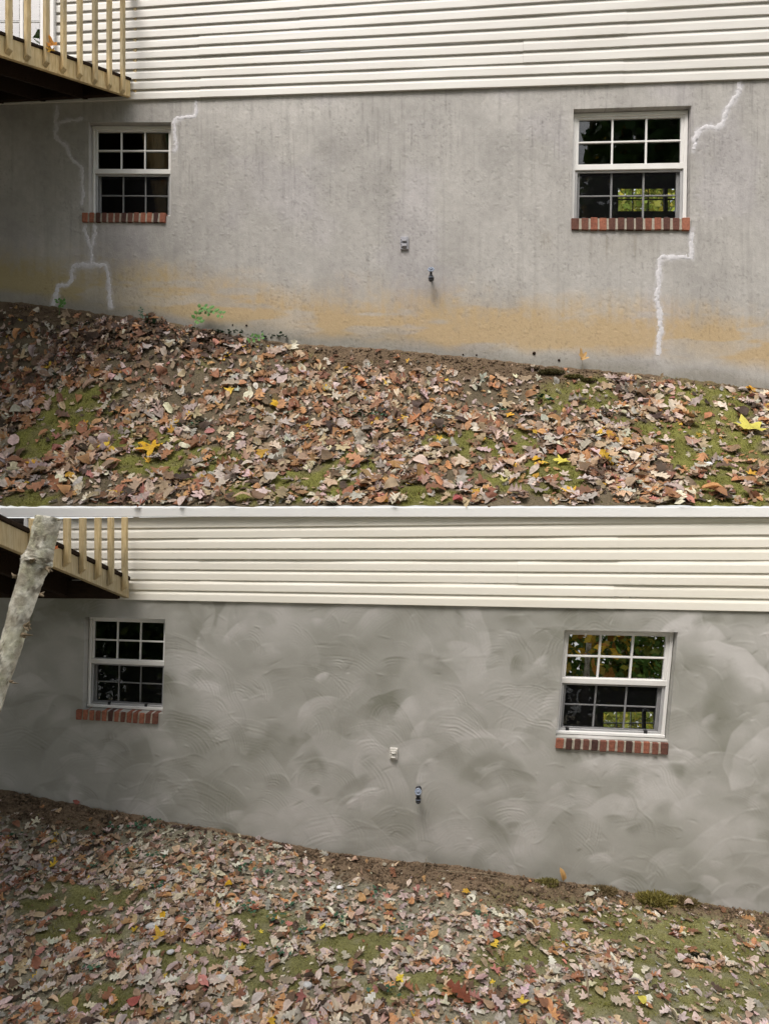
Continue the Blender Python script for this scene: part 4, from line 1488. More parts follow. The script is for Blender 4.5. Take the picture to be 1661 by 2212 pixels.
def scatter(zf, T, D, wn, wf, xr, n, dirt, moss, pw, size_fn, seed, heap=None):
    rg = np.random.default_rng(seed)
    x = rg.uniform(*xr, n); w = wn + (wf - wn) * rg.random(n)
    y = w - K * x
    z = zf(x, y)
    uv = proj(np.stack([x, y, z], -1)); u, v = uv[:, 0], uv[:, 1]
    keep = rg.random(n)
    dm = dirt(u, v)
    mm = moss_mask(moss, u, v, x, y)
    pr = 1 - 0.93 * dm - 0.90 * mm * (1 - dm)
    patch = N1.fbm(x * 2.1 + 5, y * 2.9 + 5, 3)
    pr *= 0.42 + 0.78 * sstep(0.38, 0.58, patch)
    k = (keep < pr) & (w < D - 0.03)
    x, y, z, u, v = x[k], y[k], z[k], u[k], v[k]
    n = len(x)
    size = size_fn(u, v, rg.lognormal(-0.12, 0.50, n))
    col = rg.choice(len(PN), n, p=pw / pw.sum())
    if heap is not None:
        hm = np.exp(-((u - heap[0]) / heap[2]) ** 2 - ((v - heap[1]) / heap[3]) ** 2)
        sw = rg.random(n) < hm * 0.8
        col = np.where(sw, rg.choice([PN.index('dark'), PN.index('brown'), PN.index('rust')], n, p=[.62, .28, .10]), col)
    tp = rg.choice(len(TEMPL), n, p=np.array([1.0] * 12 + [2.0] * 9 + [1.6] * 7) / (12 + 18 + 11.2))
    maple_y = (col == PN.index('yellow'))
    tp = np.where(maple_y & (rg.random(n) < 0.6), rg.integers(21, 28, n), tp)
    # surface normal from finite differences
    e = 0.03
    nx = -(zf(x + e, y) - zf(x - e, y)) / (2 * e); ny = -(zf(x, y + e) - zf(x, y - e)) / (2 * e)
    N = np.stack([nx, ny, np.ones(n)], -1); N /= np.linalg.norm(N, axis=1)[:, None]
    N += rg.normal(0, 1, (n, 3)) * rg.choice([0.12, 0.22, 0.42], n, p=[.45, .35, .2])[:, None]; N /= np.linalg.norm(N, axis=1)[:, None]
    ya = rg.uniform(0, 2 * np.pi, n)
    a = np.stack([np.cos(ya), np.sin(ya), np.zeros(n)], -1)
    a -= N * (a * N).sum(1)[:, None]; a /= np.linalg.norm(a, axis=1)[:, None]
    b0 = np.cross(N, a)
    R = np.stack([a, b0, N], -1)                           # columns
    lift = rg.uniform(0.0, 0.2, n) * size + 0.002 + 0.02 * size
    P = np.stack([x, y, z + lift], -1)
    tint = rg.uniform(0.62, 1.28, (n, 1)) * (1.24 if D == DL else 1.08) * (1 + rg.normal(0, 0.05, (n, 3)))
    C = np.array([PAL[c] for c in PN])[col] * tint
    return dict(P=P, R=R, size=size, tp=tp, col=col, C=np.clip(C, 0.01, 0.8), u=u, v=v)


def su(u, v, j):
    t = np.clip((v - gline(GU, u)) / 330.0, 0, 1.2)
    return np.clip((0.062 + 0.023 * t) * j, 0.03, 0.16)


def sl(u, v, j):
    t = np.clip((v - gline(GL, u)) / 330.0, 0, 1.2)
    return np.clip((0.036 + 0.016 * t) * j, 0.018, 0.085)


LU_ = scatter(z_upper, GU, DU, DE + 0.03, DU, (-3.9, 3.9), 17500, dirt_mask_u, MOSS_U, PW_U, su, 21, (330, 740, 170, 50))
LL_ = scatter(z_lower, GL, DL, 2.35, DL, (-3.3, 3.2), 40000, dirt_mask_l, MOSS_L, PW_L, sl, 22, (470, 1800, 260, 26))


def merged(name, Ls, idx, mat, lab):
    Vs = []; Fs = []; Cs = []; base = 0
    for t in range(len(TEMPL)):
        k = idx[Ls['tp'][idx] == t]
        if len(k) == 0: continue
        nm, V, Fc, S = TEMPL[t]
        W = Ls['P'][k][:, None, :] + np.einsum('nij,vj->nvi', Ls['R'][k] * Ls['size'][k][:, None, None], V)
        Vs.append(W.reshape(-1, 3))
        Fs.append((Fc[None] + (np.arange(len(k)) * len(V))[:, None, None] + base).reshape(-1, 3))
        Cs.append((Ls['C'][k][:, None, :] * S[None, :, None]).reshape(-1, 3))
        base += len(k) * len(V)
    me = mesh_np(name, np.concatenate(Vs), np.concatenate(Fs), np.concatenate(Cs))
    o = link(name, me, mat)
    o['kind'] = 'stuff'; o['label'] = lab
    return o


LH_ = scatter(z_upper, GU, DU, 5.25, DU, (-3.2, -1.3), 3800, lambda u, v: u * 0, [(0, 0, 1, 1)], np.array([.06, .03, .10, .26, .04, .02, .05, .44, .0, .0]), su, 23)
hm = np.exp(-((LH_['u'] - 330) / 165) ** 2 - ((LH_['v'] - 738) / 42) ** 2)
hk = np.where(np.random.default_rng(8).random(len(hm)) < hm * 1.5)[0]
LH_['P'][:, 2] += 0.08 * hm * np.random.default_rng(9).random(len(hm))
merged('leaf_heap', LH_, hk, M['leaf'], 'dark heap of old brown leaves against the wall foot')
LEAF_ME = []
for (nm, V, Fc, S) in TEMPL:
    me = mesh_np('fallen_leaf', V, Fc, np.repeat(S[:, None], 3, 1))
    me.materials.append(M['leaf_one'])
    LEAF_ME.append(me)

from mathutils import Matrix


def single_leaf(tp, P, R, size, C, lab, grp=None, cat='leaf'):
    o = bpy.data.objects.new('fallen_leaf', LEAF_ME[tp])
    COL.objects.link(o)
    Mx = np.eye(4); Mx[:3, :3] = R * size; Mx[:3, 3] = P
    o.matrix_world = Matrix(Mx.tolist())
    o.color = (*[float(c) for c in C], 1)
    return tag(o, lab, cat, grp)


NIND = {'u': 150, 'l': 132}
for key, Ls, where in (('u', LU_, 'upper bank'), ('l', LL_, 'lower yard')):
    px = Ls['size'] / Ls['P'][:, 1] * F
    inf = (Ls['u'] > 20) & (Ls['u'] < 1640) & (Ls['v'] < (1085 if key == 'u' else 2195)) & (Ls['v'] > (600 if key == 'u' else 1650))
    order = np.argsort(-np.where(inf, px, 0))
    big = order[:NIND[key]]
    rest = order[NIND[key]:]
    cells = {}
    for i in big:
        nm = TEMPL[Ls['tp'][i]][0]
        ro = int(Ls['tp'][i]) < 4
        form = WORD[PN[Ls['col'][i]]] + (' rolled ' if ro else ' ') + SHAPE[nm]
        u, v = Ls['u'][i], Ls['v'][i]
        if key == 'u':
            zu = [(175, 'by the left edge'), (370, 'below the left window'), (620, 'left of the bare soil'), (860, 'below the outlet cover'), (1010, 'below the tap'), (1230, 'left of the standing leaf'), (1490, 'below the right window'), (9999, 'by the right edge')]
            h = (v - np.interp(u, GU[:, 0], GU[:, 1])) / (1095 - np.interp(u, GU[:, 0], GU[:, 1]))
            zv = [(0.3, 'close to the wall'), (0.55, 'high on the bank'), (0.8, 'low on the bank'), (9, 'by the white divider')]
        else:
            zu = [(170, 'by the left edge'), (350, 'below the left window'), (600, 'left of the outlet cover'), (850, 'below the outlet cover'), (1000, 'below the tap'), (1200, 'left of the right window'), (1442, 'below the right window'), (9999, 'by the right edge')]
            h = (v - np.interp(u, GL[:, 0], GL[:, 1])) / (2212 - np.interp(u, GL[:, 0], GL[:, 1]))
            zv = [(0.3, 'close to the plaster'), (0.55, 'high in the yard'), (0.8, 'low in the yard'), (9, 'at the yard bottom')]
        a = next(t for (lim, t) in zu if u < lim); b0 = next(t for (lim, t) in zv if h < lim)
        cells.setdefault((form, a, b0), []).append(i)
    for (form, a, b0), mem in cells.items():
        mem.sort(key=lambda i: Ls['u'][i])
        for q, i in enumerate(mem):
            pre = '' if len(mem) == 1 else (['left', 'right'] if len(mem) == 2 else ['left', 'middle', 'right'] if len(mem) == 3 else ['first', 'second', 'third', 'fourth', 'fifth', 'sixth', 'seventh'])[min(q, 6)] + ' '
            lab = '%slarge %s leaf %s, %s' % (pre, form, a, b0)
            Ls['P'][i][2] += 0.012
            single_leaf(int(Ls['tp'][i]), Ls['P'][i], Ls['R'][i], Ls['size'][i], Ls['C'][i], lab, 'large fallen leaves on the ' + where)
    merged('leaf_litter', Ls, rest, M['leaf'], 'dense litter of fallen autumn leaves on the ' + where)


def ground_hit(zf, u, v, lo, hi):
    """march the view ray to the ground"""
    s = (u - CX) / F; t = (CY - v) / F
    ys = np.linspace(hi, lo, 600)
    z = zf(s * ys, ys); d = CZ + t * ys - z
    i = np.argmin(np.abs(d))
    return np.array([s * ys[i], ys[i], float(z[i])])


def placed_leaf(zf, u, v, lo, hi, tp, px, C, lab, tiltv=(0, -0.25, 1), yaw=0.5, lift=0.02, grp=None):
    p = ground_hit(zf, u, v, lo, hi)
    e = 0.03
    n = np.array([-(zf(p[0] + e, p[1]) - zf(p[0] - e, p[1])) / (2 * e), -(zf(p[0], p[1] + e) - zf(p[0], p[1] - e)) / (2 * e), 1.0])
    n = n + np.array(tiltv) * 0.4; n /= np.linalg.norm(n)
    a = np.array([math.cos(yaw), math.sin(yaw), 0]); a -= n * a.dot(n); a /= np.linalg.norm(a)
    R = np.stack([a, np.cross(n, a), n], -1)
    return single_leaf(tp, p + np.array([0, 0, lift]), R, px / F * p[1], C, lab, grp)


Yw = (0.66, 0.40, 0.02); Yp = (0.66, 0.60, 0.10)
UP = (z_upper, DE - 0.3, DU + 0.3)
LO = (z_lower, 2.3, DL + 0.3)


def pu(u, v, tp, px, C, lab, **k): return placed_leaf(z_upper, u, v, DE - 0.3, DU + 0.3, tp, px, C, lab, **k)
def pl(u, v, tp, px, C, lab, **k): return placed_leaf(z_lower, u, v, 2.3, DL + 0.3, tp, px, C, lab, **k)


pu(325, 974, 22, 74, Yw, 'large folded golden yellow leaf left of centre on the upper bank', yaw=1.2, lift=0.03)
pu(255, 1068, 24, 50, (0.62, 0.42, 0.04), 'ragged yellow leaf at the lower edge of the upper bank, left side', yaw=2.2)
pu(1213, 1004, 25, 46, Yp, 'pale lemon star-shaped maple leaf right of centre on the upper bank', yaw=0.2, lift=0.035)
pu(1088, 1046, 23, 34, (0.62, 0.60, 0.22), 'pale greenish yellow leaf beside the dry grass on the upper bank', yaw=2.8)
pu(1160, 999, 6, 30, Yw, 'small yellow leaf just left of the lemon star leaf', yaw=1.9)
pu(1618, 935, 26, 90, (0.62, 0.58, 0.12), 'long pale yellow leaf cut by the right edge over moss', yaw=0.1, lift=0.05)
pu(785, 862, 7, 26, Yw, 'small yellow leaf at mid height in the centre of the upper bank', yaw=0.4)
pu(592, 882, 8, 30, Yw, 'yellow leaf beside pale tan leaves left of the bank centre', yaw=1.4)
pu(240, 979, 9, 34, (0.6, 0.42, 0.05), 'yellow oval leaf left of the large golden leaf', yaw=0.2)
pu(1410, 845, 23, 44, (0.62, 0.35, 0.05), 'orange yellow leaf near the wall at the right end of the bank', yaw=2.0) if False else None
pu(1622, 845, 24, 40, (0.62, 0.33, 0.03), 'orange yellow leaf by the wall foot at the right edge', yaw=2.0)
pu(152, 1035, 10, 38, (0.60, 0.36, 0.05), 'ochre oval leaf near the lower left of the upper bank', yaw=0.9)
pl(345, 2031, 24, 46, (0.62, 0.40, 0.06), 'large yellow maple leaf left of centre in the lower yard', yaw=0.7, lift=0.03)
pl(352, 1985, 6, 24, Yw, 'small bright yellow leaf above the large yellow one', yaw=0.3)
pl(494, 1919, 8, 22, Yw, 'small yellow leaf high in the middle of the lower yard', yaw=2.0)
pl(1007, 1932, 22, 24, (0.62, 0.38, 0.05), 'small ochre yellow leaf below the bare soil strip', yaw=2.0)
pl(1385, 2170, 8, 30, Yp, 'pale yellow leaf near the bottom right of the lower yard', yaw=0.3)
pl(1115, 2118, 13, 46, (0.20, 0.065, 0.03), 'dark red oak leaf near the bottom centre of the lower yard', yaw=1.0) if False else None
pl(990, 2160, 14, 60, (0.22, 0.062, 0.03), 'upright dark red oak leaf near the bottom centre of the lower yard', yaw=1.0, tiltv=(0.3, -1.4, 0.4), lift=0.04)
pl(1073, 2030, 9, 32, (0.40, 0.10, 0.05), 'bright red brown leaf in the right half of the lower yard', yaw=0.4)
pl(165, 1737, 7, 24, (0.42, 0.15, 0.12), 'pink red leaf on the bare soil at the left wall foot', yaw=1.2)
pl(290, 2172, 9, 40, (0.42, 0.12, 0.10), 'pink red leaf at the bottom left of the lower yard', yaw=1.8)
pu(988, 1085, 9, 38, (0.40, 0.10, 0.10), 'crimson leaf at the bottom centre of the upper bank', yaw=0.2)

# a leaf held upright on its stalk against each wall
for (zf, lo, hi, u, v, ub, vb, px, C, lab, tp, D) in (
        (z_upper, DE, DU + .2, 1255, 772, 1257, 803, 40, (0.62, 0.40, 0.17), 'golden brown leaf standing on a thin stalk against the ochre wall', 23, DU),
        (z_lower, 2.5, DL + .2, 1213, 1888, 1212, 1906, 32, (0.55, 0.34, 0.14), 'tan curled leaf standing upright against the fresh plaster', 1, DL)):
    base = ground_hit(zf, ub, vb, lo, hi)
    base[1] = min(base[1], D - K * base[0] - 0.05)
    top = np.array([(u - CX) / F * base[1], base[1], CZ - (v - CY) / F * base[1]])
    root = empty('standing_leaf', tuple(base), lab, 'leaf')
    m = MB(); m.tube([base - (0, 0, 0.03), (base + top) / 2 + (0.006, 0, 0), top], [0.0022, 0.0018, 0.0015], 6); m.build('stalk', M['thorn'], root)
    o = bpy.data.objects.new('blade', LEAF_ME[tp]); COL.objects.link(o)
    n = np.array([0.15, -0.95, 0.25]); n /= np.linalg.norm(n)
    a = np.array([1.0, 0, 0.25]); a -= n * a.dot(n); a /= np.linalg.norm(a)
    Mx = np.eye(4); Mx[:3, :3] = np.stack([a, np.cross(n, a), n], -1) * (px / F * base[1]); Mx[:3, 3] = top
    o.matrix_world = Matrix(Mx.tolist()); o.color = (*C, 1)
    o.parent = root
    adopt(root)

# leaves caught on the decks
for (u, v, y, tp, px, C, lab) in ((114, 95, 5.25, 24, 36, (0.66, 0.27, 0.02), 'bright orange maple leaf caught between the upper deck balusters'),
                                  (111, 107, 5.25, 22, 26, (0.66, 0.36, 0.02), 'golden leaf below the orange one on the upper deck edge'),
                                  (121, 1183, 3.6, 22, 16, (0.55, 0.16, 0.05), 'small orange red leaf on the lower deck beside the trunk')):
    n = np.array([0.3, -0.9, 0.4]); n /= np.linalg.norm(n)
    a = np.array([0.9, 0, 0.5]); a -= n * a.dot(n); a /= np.linalg.norm(a)
    single_leaf(tp, ray(u, v, y), np.stack([a, np.cross(n, a), n], -1), px / F * y, C, lab)

# ------------------------------------------------------------------ moss tufts, grass, ivy, weeds, stones
def tufts(name, zf, wn, wf, xr, n, mossl, dirt, seed, lab, size, cols):
    rg = np.random.default_rng(seed)
    x = rg.uniform(*xr, n); w = rg.uniform(wn, wf, n); y = w - K * x
    z = zf(x, y); uv = proj(np.stack([x, y, z], -1))
    mm = moss_mask(mossl, uv[:, 0], uv[:, 1], x, y) * (1 - 0.8 * dirt(uv[:, 0], uv[:, 1]))
    k = rg.random(n) < mm * 1.0 + 0.07
    x, y, z = x[k], y[k], z[k]; n = len(x)
    h = rg.uniform(0.4, 1.2, n) * size
    ya = rg.uniform(0, 6.283, n)
    d = np.stack([np.cos(ya), np.sin(ya), np.zeros(n)], -1)
    P = np.stack([x, y, z - 0.004], -1)
    lean = rg.normal(0, 0.6, (n, 2))
    tip = P + np.stack([lean[:, 0] * h, lean[:, 1] * h, h], -1)
    V = np.stack([P - d * h[:, None] * 0.22, P + d * h[:, None] * 0.22, tip], 1).reshape(-1, 3)
    Fc = np.arange(3 * n).reshape(-1, 3)
    c = np.array(cols)[rg.integers(0, len(cols), n)] * rg.uniform(0.7, 1.25, (n, 1))
    me = mesh_np(name, V, Fc, np.repeat(c, 3, 0))
    o = link(name, me, M['leaf']); tag(o, lab, None, None, 'stuff')


MC = [(0.20, 0.21, 0.04), (0.26, 0.26, 0.055), (0.14, 0.155, 0.03), (0.28, 0.25, 0.09)]
tufts('moss', z_upper, DE + 0.02, DU, (-3.6, 3.6), 150000, MOSS_U, dirt_mask_u, 31, 'green moss showing between the leaves of the upper bank', 0.016, MC)
tufts('moss', z_lower, 2.4, DL, (-3.0, 3.0), 170000, MOSS_L, dirt_mask_l, 32, 'olive moss showing between the leaves of the lower yard', 0.012, MC + [(0.22, 0.21, 0.09)])


def ivy_leafs(mb, p, r, n, sz, rg):
    for _ in range(n):
        c = p + np.array([rg.gauss(0, r), rg.gauss(0, r * 0.7), abs(rg.gauss(0, r * 0.35)) + 0.01])
        a = rg.uniform(0, 6.28); t = rg.uniform(-0.5, 0.5); s = sz * rg.uniform(0.6, 1.3)
        ex = np.array([math.cos(a), math.sin(a), t]); ey = np.array([-math.sin(a), math.cos(a), rg.uniform(-0.4, 0.7)])
        pts = [(0, -.5), (.42, -.42), (.5, .05), (.2, .15), (0, .6), (-.2, .15), (-.5, .05), (-.42, -.42)]
        mb.add([c] + [c + ex * q[0] * s + ey * q[1] * s for q in pts], [(0, i, i % 8 + 1) for i in range(1, 9)])


rgv = random.Random(3)
mb = MB()
for (u, v, r, n) in ((130, 655, .05, 0), (610, 735, .08, 26), (560, 735, .09, 30), (500, 722, .08, 22), (470, 712, .05, 14), (415, 700, .04, 10), (320, 690, .05, 16), (345, 692, .04, 10), (800, 905, .09, 26), (770, 900, .07, 18),
                     (420, 925, .06, 18), (440, 915, .05, 12), (240, 895, .05, 12), (180, 690, .05, 12), (150, 695, .06, 12), (1165, 865, .06, 16), (1180, 870, .04, 10), (900, 925, .05, 12), (960, 925, .05, 10), (560, 810, .05, 10),
                     (130, 820, .06, 10), (860, 935, .04, 8), (630, 900, .05, 8), (340, 860, .05, 8), (1080, 890, .04, 8), (450, 1000, .05, 8)):
    if n: ivy_leafs(mb, ground_hit(z_upper, u, v, DE - .1, DU + .1) + np.array([0, -.01, .01]), r * 0.8, n, 0.03, rgv)
o = mb.build('ground_ivy', M['ivy']); tag(o, 'small dark green ivy leaves creeping over the upper bank', None, None, 'stuff')
mb = MB()
for (u, v, r, n) in ((320, 1785, .06, 16), (300, 1790, .05, 12), (240, 1795, .05, 10), (190, 1795, .04, 8), (280, 1850, .05, 12), (340, 1852, .04, 8), (195, 1878, .03, 6), (250, 1876, .03, 6), (530, 1880, .05, 12), (585, 1890, .04, 8), (540, 1965, .05, 14),
                     (400, 1985, .04, 10), (600, 1990, .04, 10), (625, 1960, .03, 8), (650, 2015, .04, 8), (600, 2060, .05, 10), (30, 1810, .05, 8), (60, 1880, .04, 6), (345, 1920, .03, 6), (810, 1935, .04, 8), (860, 2010, .04, 8), (200, 2090, .04, 6), (845, 2150, .05, 10), (1030, 1980, .03, 6), (740, 1985, .05, 10)):
    ivy_leafs(mb, ground_hit(z_lower, u, v, 2.3, DL + .1) + np.array([0, -.01, .008]), r * 0.8, n, 0.022, rgv)
o = mb.build('ground_ivy', M['ivy']); tag(o, 'small dark green ivy leaves creeping over the lower yard', None, None, 'stuff')


def weed(base, stems, mat, lab, lf, rad=0.0018):
    """stems: lists of sheet points (u, v) growing from the base; leaflets in pairs along them"""
    root = empty('weed', tuple(base), lab, 'weed')
    y = base[1]
    ms = MB(); ml = MB()
    for st in stems:
        pts = [np.array([(u - CX) / F * (y - dy), y - dy, CZ - (v - CY) / F * (y - dy)]) for (u, v, dy) in st]
        ms.tube([base - (0, 0, .02)] + pts if st is stems[0] else pts, rad, 5)
        for i in range(len(pts)):
            for sgn in (-1, 1):
                p = pts[i]
                d = (pts[min(i + 1, len(pts) - 1)] - pts[max(i - 1, 0)]); d /= max(np.linalg.norm(d), 1e-6)
                nn = np.array([0.1, -0.93, 0.35]); sd = np.cross(nn, d); sd /= max(np.linalg.norm(sd), 1e-6)
                a = sd * sgn * 0.8 + d * 0.45; a /= np.linalg.norm(a)
                b0 = np.cross(nn, a) ; b0 /= np.linalg.norm(b0)
                s = lf * random.uniform(0.75, 1.2)
                c = p + a * s * 0.55 + np.array([0, random.uniform(-.3, .1) * s, random.uniform(-.2, .2) * s])
                q = [(-.5, 0), (-.25, .28), (.1, .33), (.5, 0), (.1, -.33), (-.25, -.28)]
                ml.add([c + nn * s * 0.05] + [c + a * s * k[0] + b0 * s * k[1] for k in q], [(0, k, k % 6 + 1) for k in range(1, 7)])
    ms.build('stem', mat, root); ml.build('leaflets', mat, root)
    adopt(root)


def wb(zf, u, v, D):
    p = ground_hit(zf, u, v, D - 2.0, D + .2); p[1] = min(p[1], D - K * p[0] - 0.06); p[2] = float(zf(p[0], p[1])); return p


weed(wb(z_upper, 424, 702, DU), [[(424, 690, 0), (426, 678, .02), (432, 668, .03), (442, 664, .04), (452, 668, .05), (462, 672, .06), (472, 676, .07), (480, 679, .08)], [(426, 692, .03), (430, 694, .05)], [(433, 667, .02), (445, 672, .03), (452, 676, .04)]],
     M['weed'], 'pale green seedling with paired leaflets growing at the wall foot', 0.05)
weed(wb(z_upper, 130, 664, DU), [[(130, 655, 0), (127, 648, .02)], [(132, 655, .02), (139, 651, .03)], [(131, 657, .02), (138, 660, .04)]], M['weed'], 'tuft of green weed below the left crack filler', 0.04)
weed(wb(z_upper, 304, 690, DU), [[(305, 682, 0), (304, 674, .01), (306, 668, .02)], [(308, 684, .02), (318, 682, .03)]], M['ivy'], 'small dark sprig rising from the old leaf heap', 0.026)
weed(wb(z_lower, 240, 1752, DL), [[(344, 1742, 0), (342, 1734, .01)]], M['ivy'], 'tiny dark sprig at the plaster wall foot, left side', 0.016) if False else None
weed(wb(z_upper, 555, 742, DU), [[(552, 732, 0), (546, 726, .02)], [(558, 732, .02), (566, 728, .04)], [(550, 736, .03), (540, 736, .05)]], M['weed'], 'bushy green weed between the leaf heap and the bare soil', 0.036)


# clods and clumps of dark moss along the wall feet
def clump(zf, D, u, v, px, C, lab, name='moss_clump', cat='moss clump', grp=None, sd=1):
    p = ground_hit(zf, u, v, D - 2.0, D + .2)
    p[1] = min(p[1], D - K * p[0] - px / F * p[1] * 0.4)
    r = px / F * p[1] / 2
    p[2] = float(zf(p[0], p[1])) + 0.0
    rg = np.random.default_rng(sd)
    n = 900
    d = rg.normal(0, 1, (n, 3)); d /= np.linalg.norm(d, axis=1)[:, None]; d[:, 2] = np.where(d[:, 2] < -0.45, -d[:, 2], d[:, 2])
    lum = 0.72 + 0.55 * N1.fbm(d[:, 0] * 2 + sd, d[:, 1] * 2 + d[:, 2], 3)
    c = p + d * np.array([r * 1.5, r * 0.8, r * 0.30]) * lum[:, None]
    t = rg.normal(0, 1, (n, 3)); t /= np.linalg.norm(t, axis=1)[:, None]
    s = r * 0.20
    tip = c + d * s * 1.2 + rg.normal(0, s * 0.4, (n, 3))
    V = np.stack([c - t * s * .5, c + t * s * .5, tip], 1).reshape(-1, 3)
    col = np.repeat(np.array(C) * rg.uniform(0.5, 1.4, (n, 1)), 3, 0)
    # solid core
    m2 = []; F2 = []
    nu, nv = 10, 6
    for i in range(nv):
        for k in range(nu):
            th = i / (nv - 1) * math.pi; ph = 2 * math.pi * k / nu
            q = np.array([math.sin(th) * math.cos(ph), math.sin(th) * math.sin(ph), math.cos(th)])
            l = 0.70 + 0.5 * float(N1.fbm(q[0] * 2 + sd, q[1] * 2 + q[2], 3))
            m2.append(p + q * np.array([r * 1.5, r * .8, r * .30]) * l)
    for i in range(nv - 1):
        for k in range(nu):
            F2.append((3 * n + i * nu + k, 3 * n + i * nu + (k + 1) % nu, 3 * n + (i + 1) * nu + (k + 1) % nu, 3 * n + (i + 1) * nu + k))
    me = mesh_np(name, np.concatenate([V, np.array(m2)]), [tuple(f) for f in np.arange(3 * n).reshape(-1, 3)] + F2,
                 np.concatenate([col, np.repeat(np.array([C]) * 0.85, len(m2), 0)]))
    tag(link(name, me, M['leaf']), lab, cat, grp)


clump(z_upper, DU, 1190, 806, 34, (0.13, 0.115, 0.05), 'dark mossy clod against the ochre wall left of the standing leaf', sd=41)
clump(z_upper, DU, 1238, 815, 26, (0.17, 0.16, 0.055), 'low mossy clod beneath the standing golden leaf', sd=42)
clump(z_upper, DU, 1150, 797, 18, (0.18, 0.14, 0.09), 'small brown clod at the end of the bare soil', sd=43)
clump(z_upper, DU, 1270, 822, 22, (0.11, 0.105, 0.03), 'small green clod right of the standing golden leaf', sd=47)
clump(z_lower, DL, 1405, 1936, 56, (0.21, 0.185, 0.05), 'ochre green moss hummock at the plaster wall foot', sd=44)
clump(z_lower, DL, 1462, 1942, 48, (0.19, 0.15, 0.065), 'brown moss hummock right of the ochre green one', sd=45)
clump(z_lower, DL, 1300, 1918, 38, (0.20, 0.155, 0.08), 'small soil and moss mound left of the moss hummocks', sd=46)
clump(z_lower, DL, 1182, 1908, 34, (0.2, 0.18, 0.06), 'olive moss cushion on the soil below the upright tan leaf', sd=48)
clump(z_lower, DL, 1510, 2070, 30, (0.02, 0.022, 0.01), 'nearly black moss knob among pale leaves, right side of the yard', sd=49)

# splashed mud specks stuck to the old wall above the soil
rgm = random.Random(4)
for (u, v, r) in ((533, 703, 2.6), (503, 702, 2), (1153, 763, 4), (1207, 778, 3), (1000, 766, 2), (1029, 767, 2)):
    p = at(u, v, DU, 0.0); rr = r / F * p[1]
    m = MB()
    prof = [(0, rr), (rr * .5, rr * .8), (rr * .8, rr * .4)]
    m.lathe(p, NRM + np.array([rgm.uniform(-.3, .3), 0, rgm.uniform(-.3, .3)]), prof, 7)
    o = m.build('mud_splash', M['shade_wood_mud'], house_u, True)


def pebble(zf, D, u, v, px, mat, lab, sd, grp=None):
    p = ground_hit(zf, u, v, D - 2.2, D + .2)
    r = px / F * p[1] / 2
    rg = np.random.default_rng(sd)
    nu, nv = 12, 7
    V = []; Fs = []
    sc = np.array([1.0, 0.75, 0.55]) * rg.uniform(0.85, 1.15, 3)
    for i in range(nv):
        for k in range(nu):
            th = math.pi * i / (nv - 1); ph = 2 * math.pi * k / nu
            q = np.array([math.sin(th) * math.cos(ph), math.sin(th) * math.sin(ph), math.cos(th)])
            l = 0.82 + 0.36 * float(N2.fbm(q[0] * 1.5 + sd, q[1] * 1.5 + q[2] * 1.7 + 4, 2))
            V.append(p + np.array([0, -.01, r * .55]) + q * sc * r * l)
    for i in range(nv - 1):
        for k in range(nu):
            Fs.append((i * nu + k, i * nu + (k + 1) % nu, (i + 1) * nu + (k + 1) % nu, (i + 1) * nu + k))
    me = mesh_np('pebble', np.array(V), Fs)
    tag(link('pebble', me, mat, None, True), lab, 'pebble', grp)


pebble(z_upper, DU, 1528, 1008, 18, M['whitestone'], 'bright white pebble among brown leaves at the right of the bank', 61)
pebble(z_lower, DL, 480, 2118, 28, M['stone'], 'pale rounded stone near the bottom of the lower yard', 62)
pebble(z_lower, DL, 370, 2058, 16, M['stone'], 'small pale stone beside the moss left of the lower yard centre', 63)
pebble(z_lower, DL, 328, 2005, 22, M['stone'], 'flat grey stone just below the small bright yellow leaf', 64)
pebble(z_lower, DL, 665, 2132, 24, M['stone'], 'whitish stone right of the pale rounded stone', 65)
pebble(z_lower, DL, 735, 1918, 14, M['whitestone'], 'little white stone near the top of the litter, yard centre', 66)


# twigs
def twig(zf, D, pts, r, lab):
    P = []
    for (u, v, l) in pts:
        p = ground_hit(zf, u, v, D - 2.2, D + .2); P.append(p + np.array([0, -.005, 0.012 + l]))
    m = MB(); m.tube(P, [r] * (len(P) - 1) + [r * .5], 6)
    tag(m.build('twig', M['thorn'], None, True), lab, 'twig')


twig(z_upper, DU, [(735, 790, 0), (780, 787, .01), (830, 790, 0)], 0.003, 'thin pale twig lying on the bare soil of the upper bank')
twig(z_lower, DL, [(945, 1884, 0), (990, 1890, .012), (1040, 1893, .01), (1098, 1900, 0)], 0.0035, 'long pale twig on the bare soil of the lower yard')
twig(z_lower, DL, [(1040, 1895, 0), (1075, 1906, .01), (1090, 1911, 0)], 0.003, 'short forked twig below the long pale twig')
twig(z_lower, DL, [(915, 1890, 0), (918, 1878, .03), (922, 1868, .05)], 0.002, 'upright dry stem by the pink leaves at the soil edge')
twig(z_lower, DL, [(1265, 2110, 0.02), (1268, 2140, .03), (1270, 2170, .02)], 0.006, 'curled dry stick standing in the litter, lower right')

